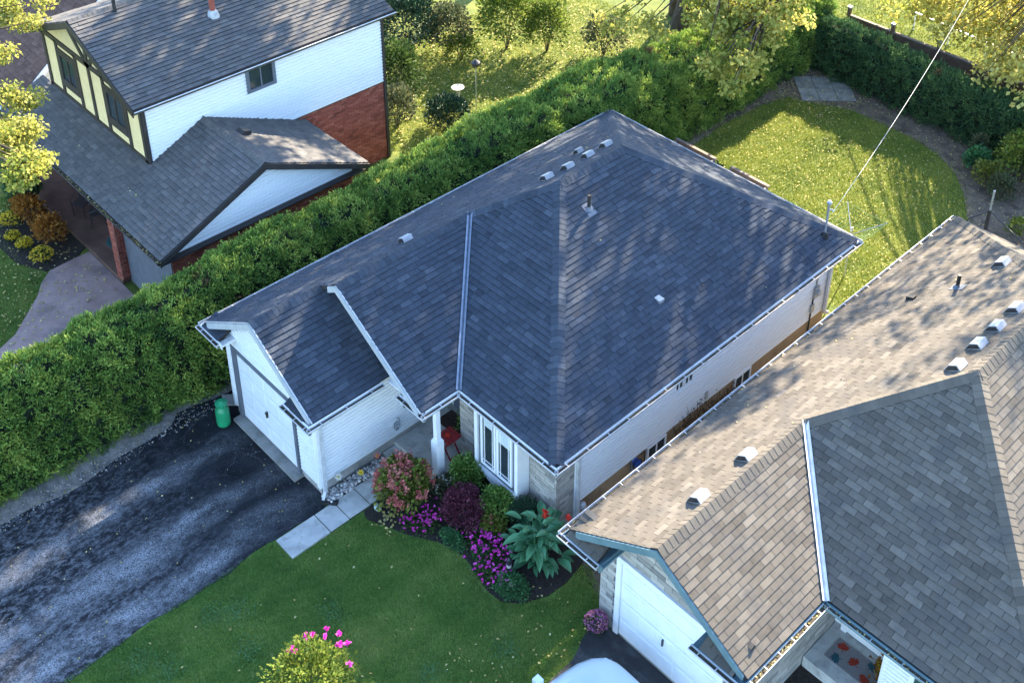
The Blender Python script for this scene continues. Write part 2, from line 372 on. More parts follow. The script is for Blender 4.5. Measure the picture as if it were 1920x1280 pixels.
# driveway: asphalt with pale worn wheel tracks, crack filler and blotches
def asphalt(name, worn=True):
    m = mat(name, [(.005, .006, .008), (.017, .019, .024)], scale=1.6, rough=.75, bump=.55, bscale=90, spec=.18)
    n = m.node_tree; L = n.links.new; b = n.nodes['Principled BSDF']; src = b.inputs['Base Color'].links[0].from_socket
    tc = n.nodes.new('ShaderNodeTexCoord')
    def tex(scale, stretch, detail=5.0, rough=.65):
        mp = n.nodes.new('ShaderNodeMapping'); mp.inputs['Scale'].default_value = stretch; L(tc.outputs['Object'], mp.inputs[0])
        t = n.nodes.new('ShaderNodeTexNoise'); t.inputs['Scale'].default_value = scale; t.inputs['Detail'].default_value = detail; t.inputs['Roughness'].default_value = rough
        L(mp.outputs[0], t.inputs[0]); return t.outputs['Fac']
    def ramp(x, a, c, v0=0.0, v1=1.0):
        r = n.nodes.new('ShaderNodeMapRange'); r.clamp = True; L(x, r.inputs[0])
        for i, q in enumerate((a, c, v0, v1)): r.inputs[i + 1].default_value = q
        return r.outputs[0]
    def mth(op, x, y):
        r = n.nodes.new('ShaderNodeMath'); r.operation = op
        for i, q in enumerate((x, y)):
            if hasattr(q, 'node'): L(q, r.inputs[i])
            else: r.inputs[i].default_value = q
        return r.outputs[0]
    def mix(col, fac, c):
        x = n.nodes.new('ShaderNodeMix'); x.data_type = 'RGBA'; x.inputs['B'].default_value = (*c, 1); L(col, x.inputs['A']); L(fac, x.inputs['Factor']); return x.outputs['Result']
    sx = n.nodes.new('ShaderNodeSeparateXYZ'); L(tc.outputs['Object'], sx.inputs[0])
    # two wheel tracks along y, wavering and growing towards the street
    wob = mth('MULTIPLY', mth('SUBTRACT', tex(.5, (1, .35, 1)), .5), 1.6)
    xx = mth('ADD', sx.outputs[0], wob)
    tr = None
    for c, w in ((1.25, .42), (2.85, .55), (3.9, .45)):
        d = mth('ABSOLUTE', mth('SUBTRACT', xx, c), 0); t = ramp(d, w, 0.05)
        tr = t if tr is None else mth('MAXIMUM', tr, t)
    grow = ramp(sx.outputs[1], .6, -2.4, .25, 1.15)
    speck = ramp(tex(38, (1, .7, 1), 8.0, .8), .44, .62)
    blot = ramp(tex(1.9, (1, .6, 1), 8.0, .7), .42, .58)
    f = mth('MULTIPLY', mth('MULTIPLY', tr, grow), mth('ADD', mth('MULTIPLY', speck, .95), .10))
    f = mth('MULTIPLY', f, mth('ADD', mth('MULTIPLY', blot, .7), .3))
    col = mix(src, f, (.34, .35, .37))
    street = ramp(sx.outputs[1], -.8, -4.6); fs = mth('MULTIPLY', mth('MULTIPLY', street, ramp(tex(9, (1, .55, 1), 9.0, .8), .47, .60)), .5)
    col = mix(col, fs, (.26, .27, .29))
    sp2 = mth('MULTIPLY', ramp(tex(60, (1, 1, 1), 6.0, .85), .58, .66), ramp(tex(.8, (1, 1, 1)), .42, .6))
    col = mix(col, mth('MULTIPLY', sp2, .6), (.33, .34, .36))
    vo = n.nodes.new('ShaderNodeTexVoronoi'); vo.feature = 'DISTANCE_TO_EDGE'; vo.inputs['Scale'].default_value = 2.3
    mp = n.nodes.new('ShaderNodeMapping'); mp.inputs['Scale'].default_value = (1, .6, 1); L(tc.outputs['Object'], mp.inputs[0])
    ad = n.nodes.new('ShaderNodeMix'); ad.data_type = 'VECTOR'; ad.inputs[0].default_value = .22; L(mp.outputs[0], ad.inputs['A'])
    tn = n.nodes.new('ShaderNodeTexNoise'); tn.inputs['Scale'].default_value = 3.0; L(tc.outputs['Object'], tn.inputs[0]); L(tn.outputs['Color'], ad.inputs['B']); L(ad.outputs['Result'], vo.inputs[0])
    cr = mth('MULTIPLY', ramp(vo.outputs[0], .022, .004), ramp(tex(.7, (1, 1, 1), 3.0), .45, .58))
    col = mix(col, mth('MULTIPLY', cr, .12), (.30, .31, .33))
    L(col, b.inputs['Base Color'])
asphalt('asphalt')
mat('asphalt_plain', [(.028, .028, .03), (.05, .05, .052)], scale=3, rough=.8, bump=.5, bscale=90, wear=(.09, .09, .09), wscale=2)
mat('lawn_green', [(.055, .115, .022), (.10, .175, .035), (.19, .22, .06)], scale=1.1, detail=8, rough=.95, bump=1.0, bscale=45)
mat('lawn_back', [(.055, .085, .016), (.10, .13, .022), (.16, .17, .035)], scale=1.6, detail=8, rough=.95, bump=1.0, bscale=30)
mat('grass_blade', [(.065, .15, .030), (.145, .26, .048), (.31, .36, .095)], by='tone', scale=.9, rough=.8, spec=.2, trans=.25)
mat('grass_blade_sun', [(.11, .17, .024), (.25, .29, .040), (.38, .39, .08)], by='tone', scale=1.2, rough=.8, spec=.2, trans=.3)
mat('clover', [(.07, .16, .05), (.11, .22, .07)], by='tone', scale=5, rough=.7, trans=.2)
mat('leaf_litter', [(.22, .15, .05), (.48, .40, .13), (.60, .55, .30)], by='tone', scale=9, rough=.8, trans=.2)
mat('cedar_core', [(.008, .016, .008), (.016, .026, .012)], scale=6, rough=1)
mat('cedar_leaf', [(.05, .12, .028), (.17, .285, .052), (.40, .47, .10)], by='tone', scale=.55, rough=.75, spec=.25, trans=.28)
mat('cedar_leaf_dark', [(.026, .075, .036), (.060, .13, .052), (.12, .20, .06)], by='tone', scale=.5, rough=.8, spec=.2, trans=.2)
mat('cedar_dry', [(.07, .05, .02), (.16, .12, .05), (.24, .20, .08)], by='tone', scale=.8, rough=.85, trans=.2)
mat('maple_leaf', [(.14, .19, .03), (.35, .34, .07), (.54, .49, .14)], by='tone', scale=.5, rough=.7, spec=.25, trans=.45)
mat('maple_leaf_gold', [(.22, .23, .04), (.46, .41, .09), (.60, .55, .18)], by='tone', scale=.6, rough=.7, spec=.25, trans=.45)
mat('leaf_green', [(.018, .045, .012), (.045, .085, .020), (.09, .13, .03)], by='tone', scale=1.2, rough=.7, spec=.25, trans=.35)
mat('leaf_lime', [(.06, .11, .016), (.13, .19, .028), (.26, .28, .06)], by='tone', scale=1.5, rough=.7, spec=.25, trans=.35)
mat('bark', [(.045, .036, .028), (.10, .08, .06)], scale=5, rough=.95, bump=1, bscale=20, stretch=(1, 1, .25))
# ------------------------------------------------------------------ ground, drive, paths
def sheet(name, pts, z, m, sub=None, parent=None):
    mb = MB(); mb.poly([(x, y, z) for x, y in pts]); return mb.obj(name, m, parent)
def slab(name, pts, z0, z1, m, parent=None):
    return MB().prism([(x, y, z0) for x, y in pts], (0, 0, z1 - z0)).obj(name, m, parent)
gr = struct(sheet('ground', [(-400, -300), (300, -300), (300, 500), (-400, 500)], -.02, 'lawn_back'))
struct(sheet('front_lawn', [(4.3, -16), (11.0, -16), (11.0, 2.9), (10.6, 3.2), (4.3, 3.2)], -.012, 'lawn_green'))
# asphalt drive with slightly uneven edges
dl = [(-.10 + .10 * math.sin(y * 1.3) + .05 * math.sin(y * 3.1) - (.25 if y > -.8 else 0), y) for y in np.arange(-16, .85, .3)]
dr_ = [(4.42 + .05 * math.sin(y * 2.1 + 1) + .03 * math.sin(y * 5), y) for y in np.arange(-16, .3, .3)]
drv = struct(MB().prism([(x, y, -.05) for x, y in dr_ + [(4.30, .44)] + dl[::-1]], (0, 0, .055)).obj('driveway', 'asphalt'))
struct(sheet('gravel_strip', [(-1.6, -16), (.25, -16), (.25, .9), (-.2, 1.2), (-1.6, 1.2)], -.006, 'gravel_dirt'))
# concrete stepping slabs from the drive to the porch
wk = struct(MB().box(4.46, 5.1, -1.02, 2.52, -.05, .012).obj('walkway', 'soil'))
yj = [-1.04, -.02, .50, 1.08, 1.66, 2.22]
for a, b in zip(yj, yj[1:]):
    dz = random.uniform(-.006, .006)
    MB().prism([(4.47 + random.uniform(-.01, .01), a + .012, -.02), (5.10 + random.uniform(-.01, .01), a + .012, -.02), (5.10, b - .012, -.02), (4.47, b - .012, -.02)], (0, 0, .062 + dz)).obj('slab', 'concrete', wk)
bed = [(5.14, .86), (5.34, .78), (5.88, 1.02), (6.32, 1.20), (6.96, 1.58), (7.40, 1.72), (7.80, 1.70), (8.2, 1.62), (8.6, 1.52), (9.0, 1.56), (9.34, 1.85), (9.58, 2.4), (9.62, 2.9), (9.5, 3.5), (9.3, 3.9), (8.62, 4.2), (8.57, 3.56), (5.1, 3.56)]
struct(MB().prism([(x, y, -.05) for x, y in bed], (0, 0, .075)).obj('garden_bed', 'soil'))
struct(MB().prism([(x, y, -.05) for x, y in [(4.11, .42), (4.44, .42), (4.46, 2.4), (4.11, 2.5)]], (0, 0, .07)).obj('stone_bed', 'soil'))
struct(sheet('side_passage', [(8.57, 3.9), (10.6, 3.0), (10.6, 17), (8.57, 15)], -.004, 'soil_dry'))
# back garden: bare soil margin below hedges, worn slabs in the corner
struct(sheet('soil_margin', [(-.6, 16.0), (.35, 16.2), (.45, 18.4), (.30, 20.0), (.45, 22.1), (.75, 23.2), (1.6, 23.5), (2.8, 24.1), (4.0, 24.1), (5.3, 24.05), (6.4, 23.8), (7.4, 23.2), (8.2, 22.3), (9.0, 21.1), (10.5, 19.8), (14, 19.5), (14, 26.4), (-.6, 27.2)], -.010, 'soil_dry'))
pv = struct(MB().prism([(-.02, 24.55, -.05), (1.25, 23.3, -.05), (2.62, 24.72, -.05), (1.32, 26.1, -.05)], (0, 0, .052)).obj('corner_paving', 'soil_dry'))
A_ = Vector((-.02, 24.55, 0)); U_ = Vector((1.28, -1.22, 0)) / 2; V_ = Vector((1.37, 1.42, 0)) / 3
for i in range(2):
    for j in range(3):
        p = A_ + U_ * (i + .02) + V_ * (j + .02); q = random.uniform(.018, .03)
        MB().prism([p, p + U_ * .96, p + U_ * .96 + V_ * .96, p + V_ * .96], (0, 0, q)).obj('slab', 'concrete_old', pv)
struct(sheet('neighbour_lawn', [(-4, 28.0), (40, 27.2), (40, 60), (-4, 60)], -.008, 'lawn_back'))
# ------------------------------------------------------------------ the grey-roofed bungalow
He, W, w2, w3, p, y2, y1, y3 = 2.75, 9.06, 5.96, 4.59, .62, 2.13, 3.07, 14.40
e = .07; r0 = .14; r2 = 2.02; yf = y1 + W / 2; yb = y3 - W / 2; zR = He + p * W / 2; z2 = He + p * w2 / 2; z3 = He + p * w3 / 2
house = thing('bungalow', 'white sided bungalow with dark slate grey shingle roof and single garage', 'house', (4.5, 7, 0))
bx(house, 'foundation', .51, 4.08, .47, 13.90, -.3, .36, 'foundation_grey')
bx(house, 'foundation', 4.08, 8.55, 4.40, 13.92, -.3, .50, 'foundation_tan')
bx(house, 'wall', .52, 4.07, .48, 13.90, .36, 2.74, 'wall_core')
bx(house, 'wall', 4.07, 8.54, 4.40, 13.90, .50, 2.74, 'wall_core')
bx(house, 'wall', 5.36, 8.54, 3.60, 4.40, -.2, 2.74, 'mortar')
# roof
R = Roof(house, 'deck_dark', 'shingle_slate')
zl = lambda x, y: He + p * x
zr = lambda w: (lambda x, y: He + p * (w - x))
zfr = lambda x, y: He + p * (y - y1)
zbk = lambda x, y: He + p * (y3 - y)
R.facet([(e, r0), (w3 / 2, r0), (w3 / 2, r2), (e, r2)], zl, (1, 0))
R.facet([(e, r2), (w2 / 2, r2), (w2 / 2, y1 + w2 / 2), (e, y1 + w2 / 2)], zl, (1, 0))
R.facet([(e, y1 + w2 / 2), (w2 / 2, y1 + w2 / 2), (W / 2, yf), (W / 2, yb), (e, y3 - e)], zl, (1, 0))
R.facet([(w3 / 2, r0), (w3 - e, r0), (w3 - e, r2 + .28), (w3 / 2, r2 + .28)][1:] + [(w3 / 2, r0)], zr(w3), (-1, 0))
R.facet([(w2 - e, r2), (w2 - e, y1 + e), (w2 / 2, y1 + w2 / 2), (w2 / 2, r2)], zr(w2), (-1, 0))
R.facet([(w2 - e, y1 + e), (W - e, y1 + e), (W / 2, yf), (w2 / 2, y1 + w2 / 2)], zfr, (0, 1))
R.facet([(W - e, y1 + e), (W - e, y3 - e), (W / 2, yb), (W / 2, yf)], zr(W), (-1, 0))
R.facet([(W - e, y3 - e), (e, y3 - e), (W / 2, yb)], zbk, (0, -1))
for x0, x1, yy in ((w3 - 1.02, w3 - .30, .05), (.10, .82, .05), (w2 - .86, w2 - .30, y2 - .04)):   # little return roofs
    R.facet([(x0, yy), (x1, yy), (x1, yy + .42), (x0, yy + .42)], lambda x, y, yy=yy: He - .02 + .55 * (y - yy), (0, 1))
nL = (-p, 0, 1); nR = (p, 0, 1); nF = (0, -p, 1); nB = (0, p, 1)
up = lambda v, k=.012: (v[0], v[1], v[2] + k)
hip_caps(R, (w3 / 2, r0, z3), (w3 / 2, r2 + .02, z3), nL, nR)
hip_caps(R, (w2 / 2, r2, z2), (w2 / 2, y1 + w2 / 2, z2), nL, nR)
hip_caps(R, (w2 / 2, y1 + w2 / 2, z2), (W / 2, yf, zR), nL, nF)
hip_caps(R, (W - e - .03, y1 + e + .03, He + p * (e + .03)), (W / 2, yf, zR), nF, nR)
hip_caps(R, (W - e - .03, y3 - e - .03, He + p * (e + .03)), (W / 2, yb, zR), nR, nB)
hip_caps(R, (e + .03, y3 - e - .03, He + p * (e + .03)), (W / 2, yb, zR), nL, nB)
hip_caps(R, (W / 2, yf, zR), (W / 2, yb, zR), nL, nR)
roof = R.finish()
# valley flashing: bent metal strip between the porch roof and the front hip
def valley(parent, p0, p1, na, nb, w=.11, m='metal_flash'):
    p0 = Vector(p0); p1 = Vector(p1); d = (p1 - p0).normalized(); na = Vector(na).normalized(); nb = Vector(nb).normalized()
    a = d.cross(na).normalized(); b = d.cross(nb).normalized()
    if a.dot(nb) < 0: a = -a
    if b.dot(na) < 0: b = -b
    mb = MB(); U = (na + nb).normalized()
    for s_, n_ in ((a, na), (b, nb)):
        mb.prism([p0 + U * .034, p0 + s_ * w + n_ * .040, p0 + s_ * w + n_ * .036, p0 + U * .028], p1 - p0)
    mb.prism([p0 + U * .033 - a * .004, p0 + U * .065, p0 + U * .033 - b * .004], p1 - p0)
    return mb.obj('valley_flashing', m, parent)
valley(roof, (w2 - .03, y1 + .03, He + .02), (w2 / 2, y1 + w2 / 2, z2), nR, nF, w=.085)
# rake boards, fascia, soffit
def rake(parent, pa, pb, m, h=.17, t=.035):
    a = Vector(pa); b = Vector(pb); D = Vector((0, -t, 0)); d = Vector((0, 0, -h))
    mb = MB(); mb.prism([a, b, b + d, a + d], D); return mb.obj('rake_board', m, parent)
def edge_strip(parent, pa, pb, n, m):
    a = Vector(pa); b = Vector(pb); n = Vector(n).normalized()
    return MB().bar(a + n * .012, b + n * .012, .028, .02, n).obj('drip_edge', 'trim_grey', parent)
for wv, rr, zz in ((w3, r0, z3), (w2, r2, z2)):
    if wv == w3: rake(house, (.25, rr, He + p * .25 - .01), (wv / 2, rr, zz - .01), 'trim_grey')
    else: rake(house, (w2 / 2 - .30, rr, zz - .01 - p * .30), (wv / 2, rr, zz - .01), 'trim_grey')
    rake(house, (wv - .12, rr, He + p * .12 - .01), (wv / 2, rr, zz - .01), 'trim_grey')
    edge_strip(house, (wv - .06, rr, He + p * .06), (wv / 2, rr, zz), nR, 'trim_white')
edge_strip(house, (.06, r0, He + p * .06), (w3 / 2, r0, z3), nL, 'trim_white')
Sf = MB()
Sf.box(.06, .52, .10, y3 - .06, 2.66, 2.70); Sf.box(8.54, W - .06, y1 + .06, y3 - .06, 2.66, 2.70); Sf.box(w2 - .4, 8.54, y1 + .06, 3.62, 2.66, 2.70); Sf.box(.52, 8.54, 13.90, y3 - .06, 2.66, 2.70)
Sf.box(4.07, w3 - .06, .10, r2, 2.66, 2.70); Sf.box(w3 - .06, w2 - .06, y2 + .06, 4.45, 2.66, 2.70); Sf.box(.52, 1.0, .06, .48, 2.66, 2.70); Sf.box(w3 - 1.05, 4.07, .06, .48, 2.66, 2.70)
Sf.obj('soffit', 'trim_white', house)
Fa = MB()
Fa.box(.04, .06, .06, y3 - .05, 2.62, 2.77); Fa.box(W - .06, W - .04, y1 + .05, y3 - .05, 2.62, 2.77); Fa.box(w2 - .06, W - .05, y1 + .04, y1 + .06, 2.62, 2.77); Fa.box(.05, W - .05, y3 - .06, y3 - .04, 2.62, 2.77)
Fa.box(w3 - .06, w3 - .04, .06, r2, 2.62, 2.77); Fa.box(w2 - .06, w2 - .04, y2 + .03, y1 + .05, 2.62, 2.77)
Fa.box(.05, 1.0, .04, .06, 2.60, 2.75); Fa.box(w3 - 1.05, w3 - .05, .04, .06, 2.60, 2.75); Fa.box(w2 - .88, w2 - .05, y2 - .05, y2 - .03, 2.60, 2.75)
Fa.obj('fascia', 'trim_white', house)
gz = He + .0
gutter(house, (.04, .04, gz), (.04, y3, gz), (-1, 0)); gutter(house, (W - .04, y1 - .02, gz), (W - .04, y3, gz), (1, 0))
gutter(house, (w2 + .02, y1 + .04, gz), (W + .02, y1 + .04, gz), (0, -1)); gutter(house, (w3 - .04, -.03, gz), (w3 - .04, r2, gz), (1, 0))
gutter(house, (w2 - .04, y2 - .12, gz), (w2 - .04, y1 - .02, gz), (1, 0)); gutter(house, (0, y3 - .04, gz), (W, y3 - .04, gz), (0, 1))
gutter(house, (-.02, .04, gz - .02), (.92, .04, gz - .02), (0, -1), step=.33); gutter(house, (w3 - 1.05, .04, gz - .02), (w3 + .06, .04, gz - .02), (0, -1), step=.36)
gutter(house, (w2 - .88, y2 - .05, gz - .02), (w2 + .06, y2 - .05, gz - .02), (0, -1), step=.33)
gutter(house, (.86, .06, gz - .02), (.86, .46, gz - .02), (1, 0), step=.4)
def downspout(parent, x, y, z0, z1, kick, m='gutter_white'):
    mb = MB(); mb.box(x - .035, x + .035, y - .045, y + .045, z0 + .12, z1); mb.bar((x, y, z0 + .16), (x + kick[0], y + kick[1], z0 + .03), .07, .08, (0, 0, 1))
    return mb.obj('downspout', m, parent)
downspout(house, 4.18, .50, .0, 2.68, (.10, -.14)); downspout(house, 8.65, 13.80, .3, 2.68, (.02, .18)); downspout(house, 8.65, 4.19, .0, 2.68, (.05, -.1))
# gable ends
gable_wall(house, .46, .50, 4.09, 2.70, 2.72 + p * 1.79, 'wall_core', .06)
siding(house, (.50, .46), (1, 0), (0, -1), 3.59, 2.50, 3.80, span=lambda z: (max(0, (z - 2.66) / p) if z > 2.7 else 0, 3.59 - (max(0, (z - 2.66) / p) if z > 2.7 else 0)))
siding(house, (.50, .46), (1, 0), (0, -1), 3.59, .30, 2.50, cuts=[(.22, 2.86, 0, 2.34)])
MB().prism([(w2 / 2 - 1.2, 2.30, z2 - .05 - p * 1.2), (5.3, 2.30, 2.70), (w2 / 2, 2.30, z2 - .05)], (0, .08, 0)).obj('gable_wall', 'siding_white', house)
MB().prism([(4.05, 2.30, 2.70), (5.60, 2.30, 2.70), (4.05, 2.30, 2.70 + p * 1.5)], (0, .06, 0)).obj('gable_wall', 'siding_white', house)
# garage door
gd = bx(house, 'garage_door', .84, 3.22, .470, .50, .10, 2.22, 'door_white')
for r_ in range(4):
    z0 = .12 + r_ * .525
    MB().box(.86, 3.20, .452, .475, z0, z0 + .505).obj('door_section', 'door_white', gd)
    for c_ in range(4):
        xa = .93 + c_ * .57
        MB().prism([(xa, .452, z0 + .08), (xa + .48, .452, z0 + .08), (xa + .48, .452, z0 + .42), (xa, .452, z0 + .42)], (0, -.012, 0)).obj('door_panel', 'door_white', gd)
hb = MB(); hb.box(2.00, 2.03, .40, .452, .92, 1.10); hb.box(1.95, 2.08, .405, .425, 1.0, 1.03); hb.obj('handle', 'metal_dark', gd)
tr = MB(); tr.box(.70, .84, .395, .47, .02, 2.36); tr.box(3.22, 3.30, .395, .47, .02, 2.36); tr.box(.84, 3.22, .395, .47, 2.22, 2.36); tr.obj('door_trim', 'trim_slate', house)
bx(house, 'door_sill', .70, 3.36, .20, .47, -.04, .07, 'concrete_old')
cb = MB(); cb.box(.475, .56, .395, .47, .26, 2.62); cb.obj('corner_board', 'trim_white', house); cb = MB(); cb.prism([(4.03, .395, .26), (4.14, .395, .26), (4.14, .55, .26), (4.07, .55, .26), (4.07, .47, .26), (4.03, .47, .26)], (0, 0, 2.38)); cb.obj('corner_board', 'trim_white', house)
# garage side wall
siding(house, (4.075, .55), (0, 1), (1, 0), 3.85, .36, 2.64)
# entry wall and door at the back of the porch
bx(house, 'entry_wall', 4.07, 5.36, 4.38, 4.44, .2, 2.66, 'siding_white')
ed = bx(house, 'front_door', 4.22, 5.10, 4.34, 4.378, .22, 2.22, 'trim_slate'); MB().box(5.0, 5.03, 4.29, 4.34, 1.15, 1.25).obj('handle', 'metal_grey', ed)
po = MB(); po.prism([(4.10, 2.56, -.2), (5.78, 2.56, -.2), (5.78, 3.58, -.2), (5.36, 3.58, -.2), (5.36, 4.40, -.2), (4.10, 4.40, -.2)], (0, 0, .41)); po.obj('porch', 'concrete', house)
MB().box(4.12, 4.75, 2.20, 2.555, -.1, .10).obj('porch_step', 'concrete', house)
ps = MB(); ps.box(5.56, 5.68, 2.62, 2.74, .21, 2.66); ps.obj('post', 'trim_white', house)
pb = MB(); pb.box(5.515, 5.725, 2.575, 2.785, .21, 1.32); pb.box(5.535, 5.705, 2.595, 2.765, 1.32, 1.36); pb.obj('post_base', 'trim_white', house)
# stone-faced front
bay = (.93, 2.36)
bricks(house, (5.36, 3.60), (1, 0), (0, -1), 3.21, .02, 2.64, .30, .092, 'brick_stone', cuts=[(.93, 2.36, .55, 2.64)], ind=200)
bricks(house, (8.54, 3.585), (0, 1), (1, 0), .58, .02, 2.64, .29, .092, 'brick_stone', ind=100)
siding(house, (8.545, 4.18), (0, 1), (1, 0), 9.72, .50, 2.64, cuts=[(3.32, 3.62, 1.62, 2.05), (3.66, 4.0, 1.62, 2.05)])
MB().box(8.545, 8.61, 4.165, 4.215, .0, 2.64).obj('corner_board', 'trim_white', house); MB().box(8.545, 8.61, 13.84, 13.92, .45, 2.64).obj('corner_board', 'trim_white', house)
# bay window box
b0, b1, by0, by1, bz0, bz1 = 6.29, 7.72, 3.22, 3.58, .62, 2.62
bw = MB(); bw.box(b0, b0 + .10, by0, by1, bz0, bz1); bw.box(b1 - .10, b1, by0, by1, bz0, bz1); bw.box(b0 + .10, b1 - .10, by0, by1, bz0, bz0 + .14); bw.box(b0 + .10, b1 - .10, by0, by1, bz1 - .06, bz1)
bwo = bw.obj('bay_window', 'trim_white', house)
MB().box(b0 + .10, b1 - .10, by0 + .05, by0 + .07, bz0 + .14, bz1 - .06).obj('surround', 'trim_slate', bwo)
for k in range(2):
    xa = b0 + .20 + k * .53; xb = xa + .50; za = bz0 + .27; zb = bz1 - .08
    fm = MB(); t = .06
    fm.box(xa, xa + t, by0 + .01, by0 + .05, za, zb); fm.box(xb - t, xb, by0 + .01, by0 + .05, za, zb); fm.box(xa + t, xb - t, by0 + .01, by0 + .05, za, za + t); fm.box(xa + t, xb - t, by0 + .01, by0 + .05, zb - t, zb)
    fm.obj('sash', 'trim_white', bwo)
    MB().box(xa + t, xb - t, by0 + .034, by0 + .046, za + t, zb - t).obj('pane', 'glass_dark', bwo)
    gm = MB()
    for gx in (xa + .11, xb - .125): gm.box(gx, gx + .016, by0 + .020, by0 + .033, za + t, zb - t)
    for gz_ in (za + .15, ): gm.box(xa + t, xb - t, by0 + .021, by0 + .032, gz_, gz_ + .016)
    gm.obj('glazing_bar', 'trim_white', bwo)
    zc = zb - (.42 if k == 0 else .58)
    MB().box(xa + .13 if k == 0 else xa + t, xb - .13 if k == 0 else xb - t, by0 + .031, by0 + .0335, zc, zb - t).obj('blind', 'blind_white', bwo)
sc = MB()
for i in range(15):                                                   # pierced scroll bracket below the sill
    a = i / 14; xs = b0 + .32 + a * .85; zs = bz0 - .03 - .10 * math.sin(a * math.pi)
    sc.tube([(xs + .05 * math.cos(q), by0 + .03, zs + .05 * math.sin(q)) for q in np.linspace(0, 6.28, 9)], .012, 5, False)
sc.obj('scroll_trim', 'trim_white', bwo)
# side wall details
def wall_window(parent, x, ya, yb_, za, zb, m='glass_dark', fr='trim_white', deep=.06, f=.045):
    w = MB(); w.box(x, x + deep, ya, ya + f, za, zb); w.box(x, x + deep, yb_ - f, yb_, za, zb); w.box(x, x + deep, ya + f, yb_ - f, za, za + f); w.box(x, x + deep, ya + f, yb_ - f, zb - f, zb); w.box(x, x + deep * .8, (ya + yb_) / 2 - .02, (ya + yb_) / 2 + .02, za + f, zb - f)
    o = w.obj('window', fr, parent); MB().box(x + .03, x + .038, ya + f, yb_ - f, za + f, zb - f).obj('pane', m, o); return o
wall_window(house, 8.545, 7.50, 7.80, 1.64, 2.03, f=.03); wall_window(house, 8.545, 7.84, 8.16, 1.64, 2.03, f=.03)
wall_window(house, 8.553, 6.62, 7.30, -.1, .47); wall_window(house, 8.553, 9.95, 10.62, -.1, .50)
MB().box(8.568, 8.66, 13.16, 13.36, 1.25, 1.62).obj('meter_box', 'metal_grey', house); MB().tube([(8.66, 13.26, 1.45), (8.74, 13.26, 1.45)], .09, 14).obj('electric_meter', 'vent_white', house)
MB().box(8.568, 8.65, 13.10, 13.24, .80, 1.05).obj('junction_box', 'metal_grey', house)
MB().tube([(8.60, 13.2, 1.25), (8.60, 13.19, 1.02), (8.60, 13.17, .82), (8.60, 13.16, .1)], .025, 8).obj('conduit', 'pipe_black', house)
MB().tube([(8.60, 13.26, 1.62), (8.60, 13.30, 2.66)], .03, 8).obj('conduit', 'metal_grey', house)
MB().lathe((8.66, 4.36, .30), [(.03, 0), (.075, .02), (.085, .09), (.07, .16), (.02, .2)], 14).obj('wall_lamp', 'vent_white', house, True)
MB().box(8.57, 8.62, 8.72, 8.82, .62, .86).obj('outlet_cover', 'vent_white', house)
MB().tube([(4.10, 2.92, 1.15), (4.15, 2.92, 1.15)], .06, 10).obj('dryer_vent', 'metal_dark', house)
# roof vents
def roof_vent(parent, x, y, zf, sgn=-1, s=.30, m='vent_white', base='trim_slate'):
    """low box vent on a slope falling along sgn*x: sloped white hood with open mouth downhill"""
    z = zf(x, y); sl = (zf(x + .1, y) - z) / .1
    g = lambda dx, dz: z + sl * dx + dz
    h = s / 2; mb = MB(); k = sgn
    prof = [(k * h, .02), (k * h, .04), (k * h * .55, .17), (-k * h * .5, .17), (-k * h * 1.15, .025), (-k * h * 1.15, .01)]
    mb.prism([(x + a, y - h, g(a, b)) for a, b in prof], (0, s, 0))
    o = mb.obj('roof_vent', m, parent)
    mo = MB(); mo.prism([(x + a, y - h - .004, g(a, b)) for a, b in [(k * h * .95, .03), (k * h * .5, .15), (-k * h * .45, .15), (-k * h * .95, .035)]], (0, .003, 0)); mo.obj('vent_screen', 'metal_dark', o)
    return o
for x, y in ((2.42, 4.45), (3.66, 8.0), (3.74, 8.66), (3.68, 9.45), (3.62, 10.2)): roof_vent(house, x, y, zl, s=.27)
roof_vent(house, 2.88, 9.95, zl, s=.2)
def vent_pipe(parent, x, y, zf, h=.42, r=.045, m='pipe_black'):
    z = zf(x, y); o = MB().tube([(x, y, z - .05), (x, y, z + h)], r, 12).obj('vent_pipe', m, parent)
    sl = (zf(x + .1, y) - z) / .1
    mb = MB(); mb.prism([(x - .13, y - .13, z - sl * .13 + .014), (x + .17, y - .13, z + sl * .17 + .014), (x + .17, y + .13, z + sl * .17 + .014), (x - .13, y + .13, z - sl * .13 + .014)], (0, 0, .012)); mb.lathe((x, y, z), [(.10, .0), (.055, .08), (.052, .1)], 12); mb.obj('pipe_flashing', 'trim_slate', o)
vent_pipe(house, 5.32, 7.81, zr(W))
x, y = 7.62, 7.87; z = zr(W)(x, y)
fl = MB(); fl.prism([(x - .09, y - .08, z + .075), (x + .09, y - .08, z - .055 + .12), (x + .09, y - .08, z - .06 + .03), (x - .09, y - .08, z + .06)], (0, .16, 0)); fl.obj('exhaust_flap', 'metal_grey', house)
# service mast through the roof corner
x, y = 8.50, 13.45; z = zr(W)(x, y)
ms = MB(); ms.tube([(x, y, z - .1), (x, y, z + 1.0)], .032, 10); ms.lathe((x, y, z + 1.0), [(.035, 0), (.06, .03), (.07, .09), (.03, .14)], 12); mo = ms.obj('service_mast', 'metal_grey', house)
MB().lathe((x, y, z), [(.11, -.03), (.075, .09), (.05, .14)], 12).obj('mast_boot', 'pipe_black', mo)
MB().tube([(x, y, z + .86), (x + .10, y + .02, z + .90), (x + .13, y + .02, z + .84)], .02, 6).obj('insulator', 'vent_white', mo)
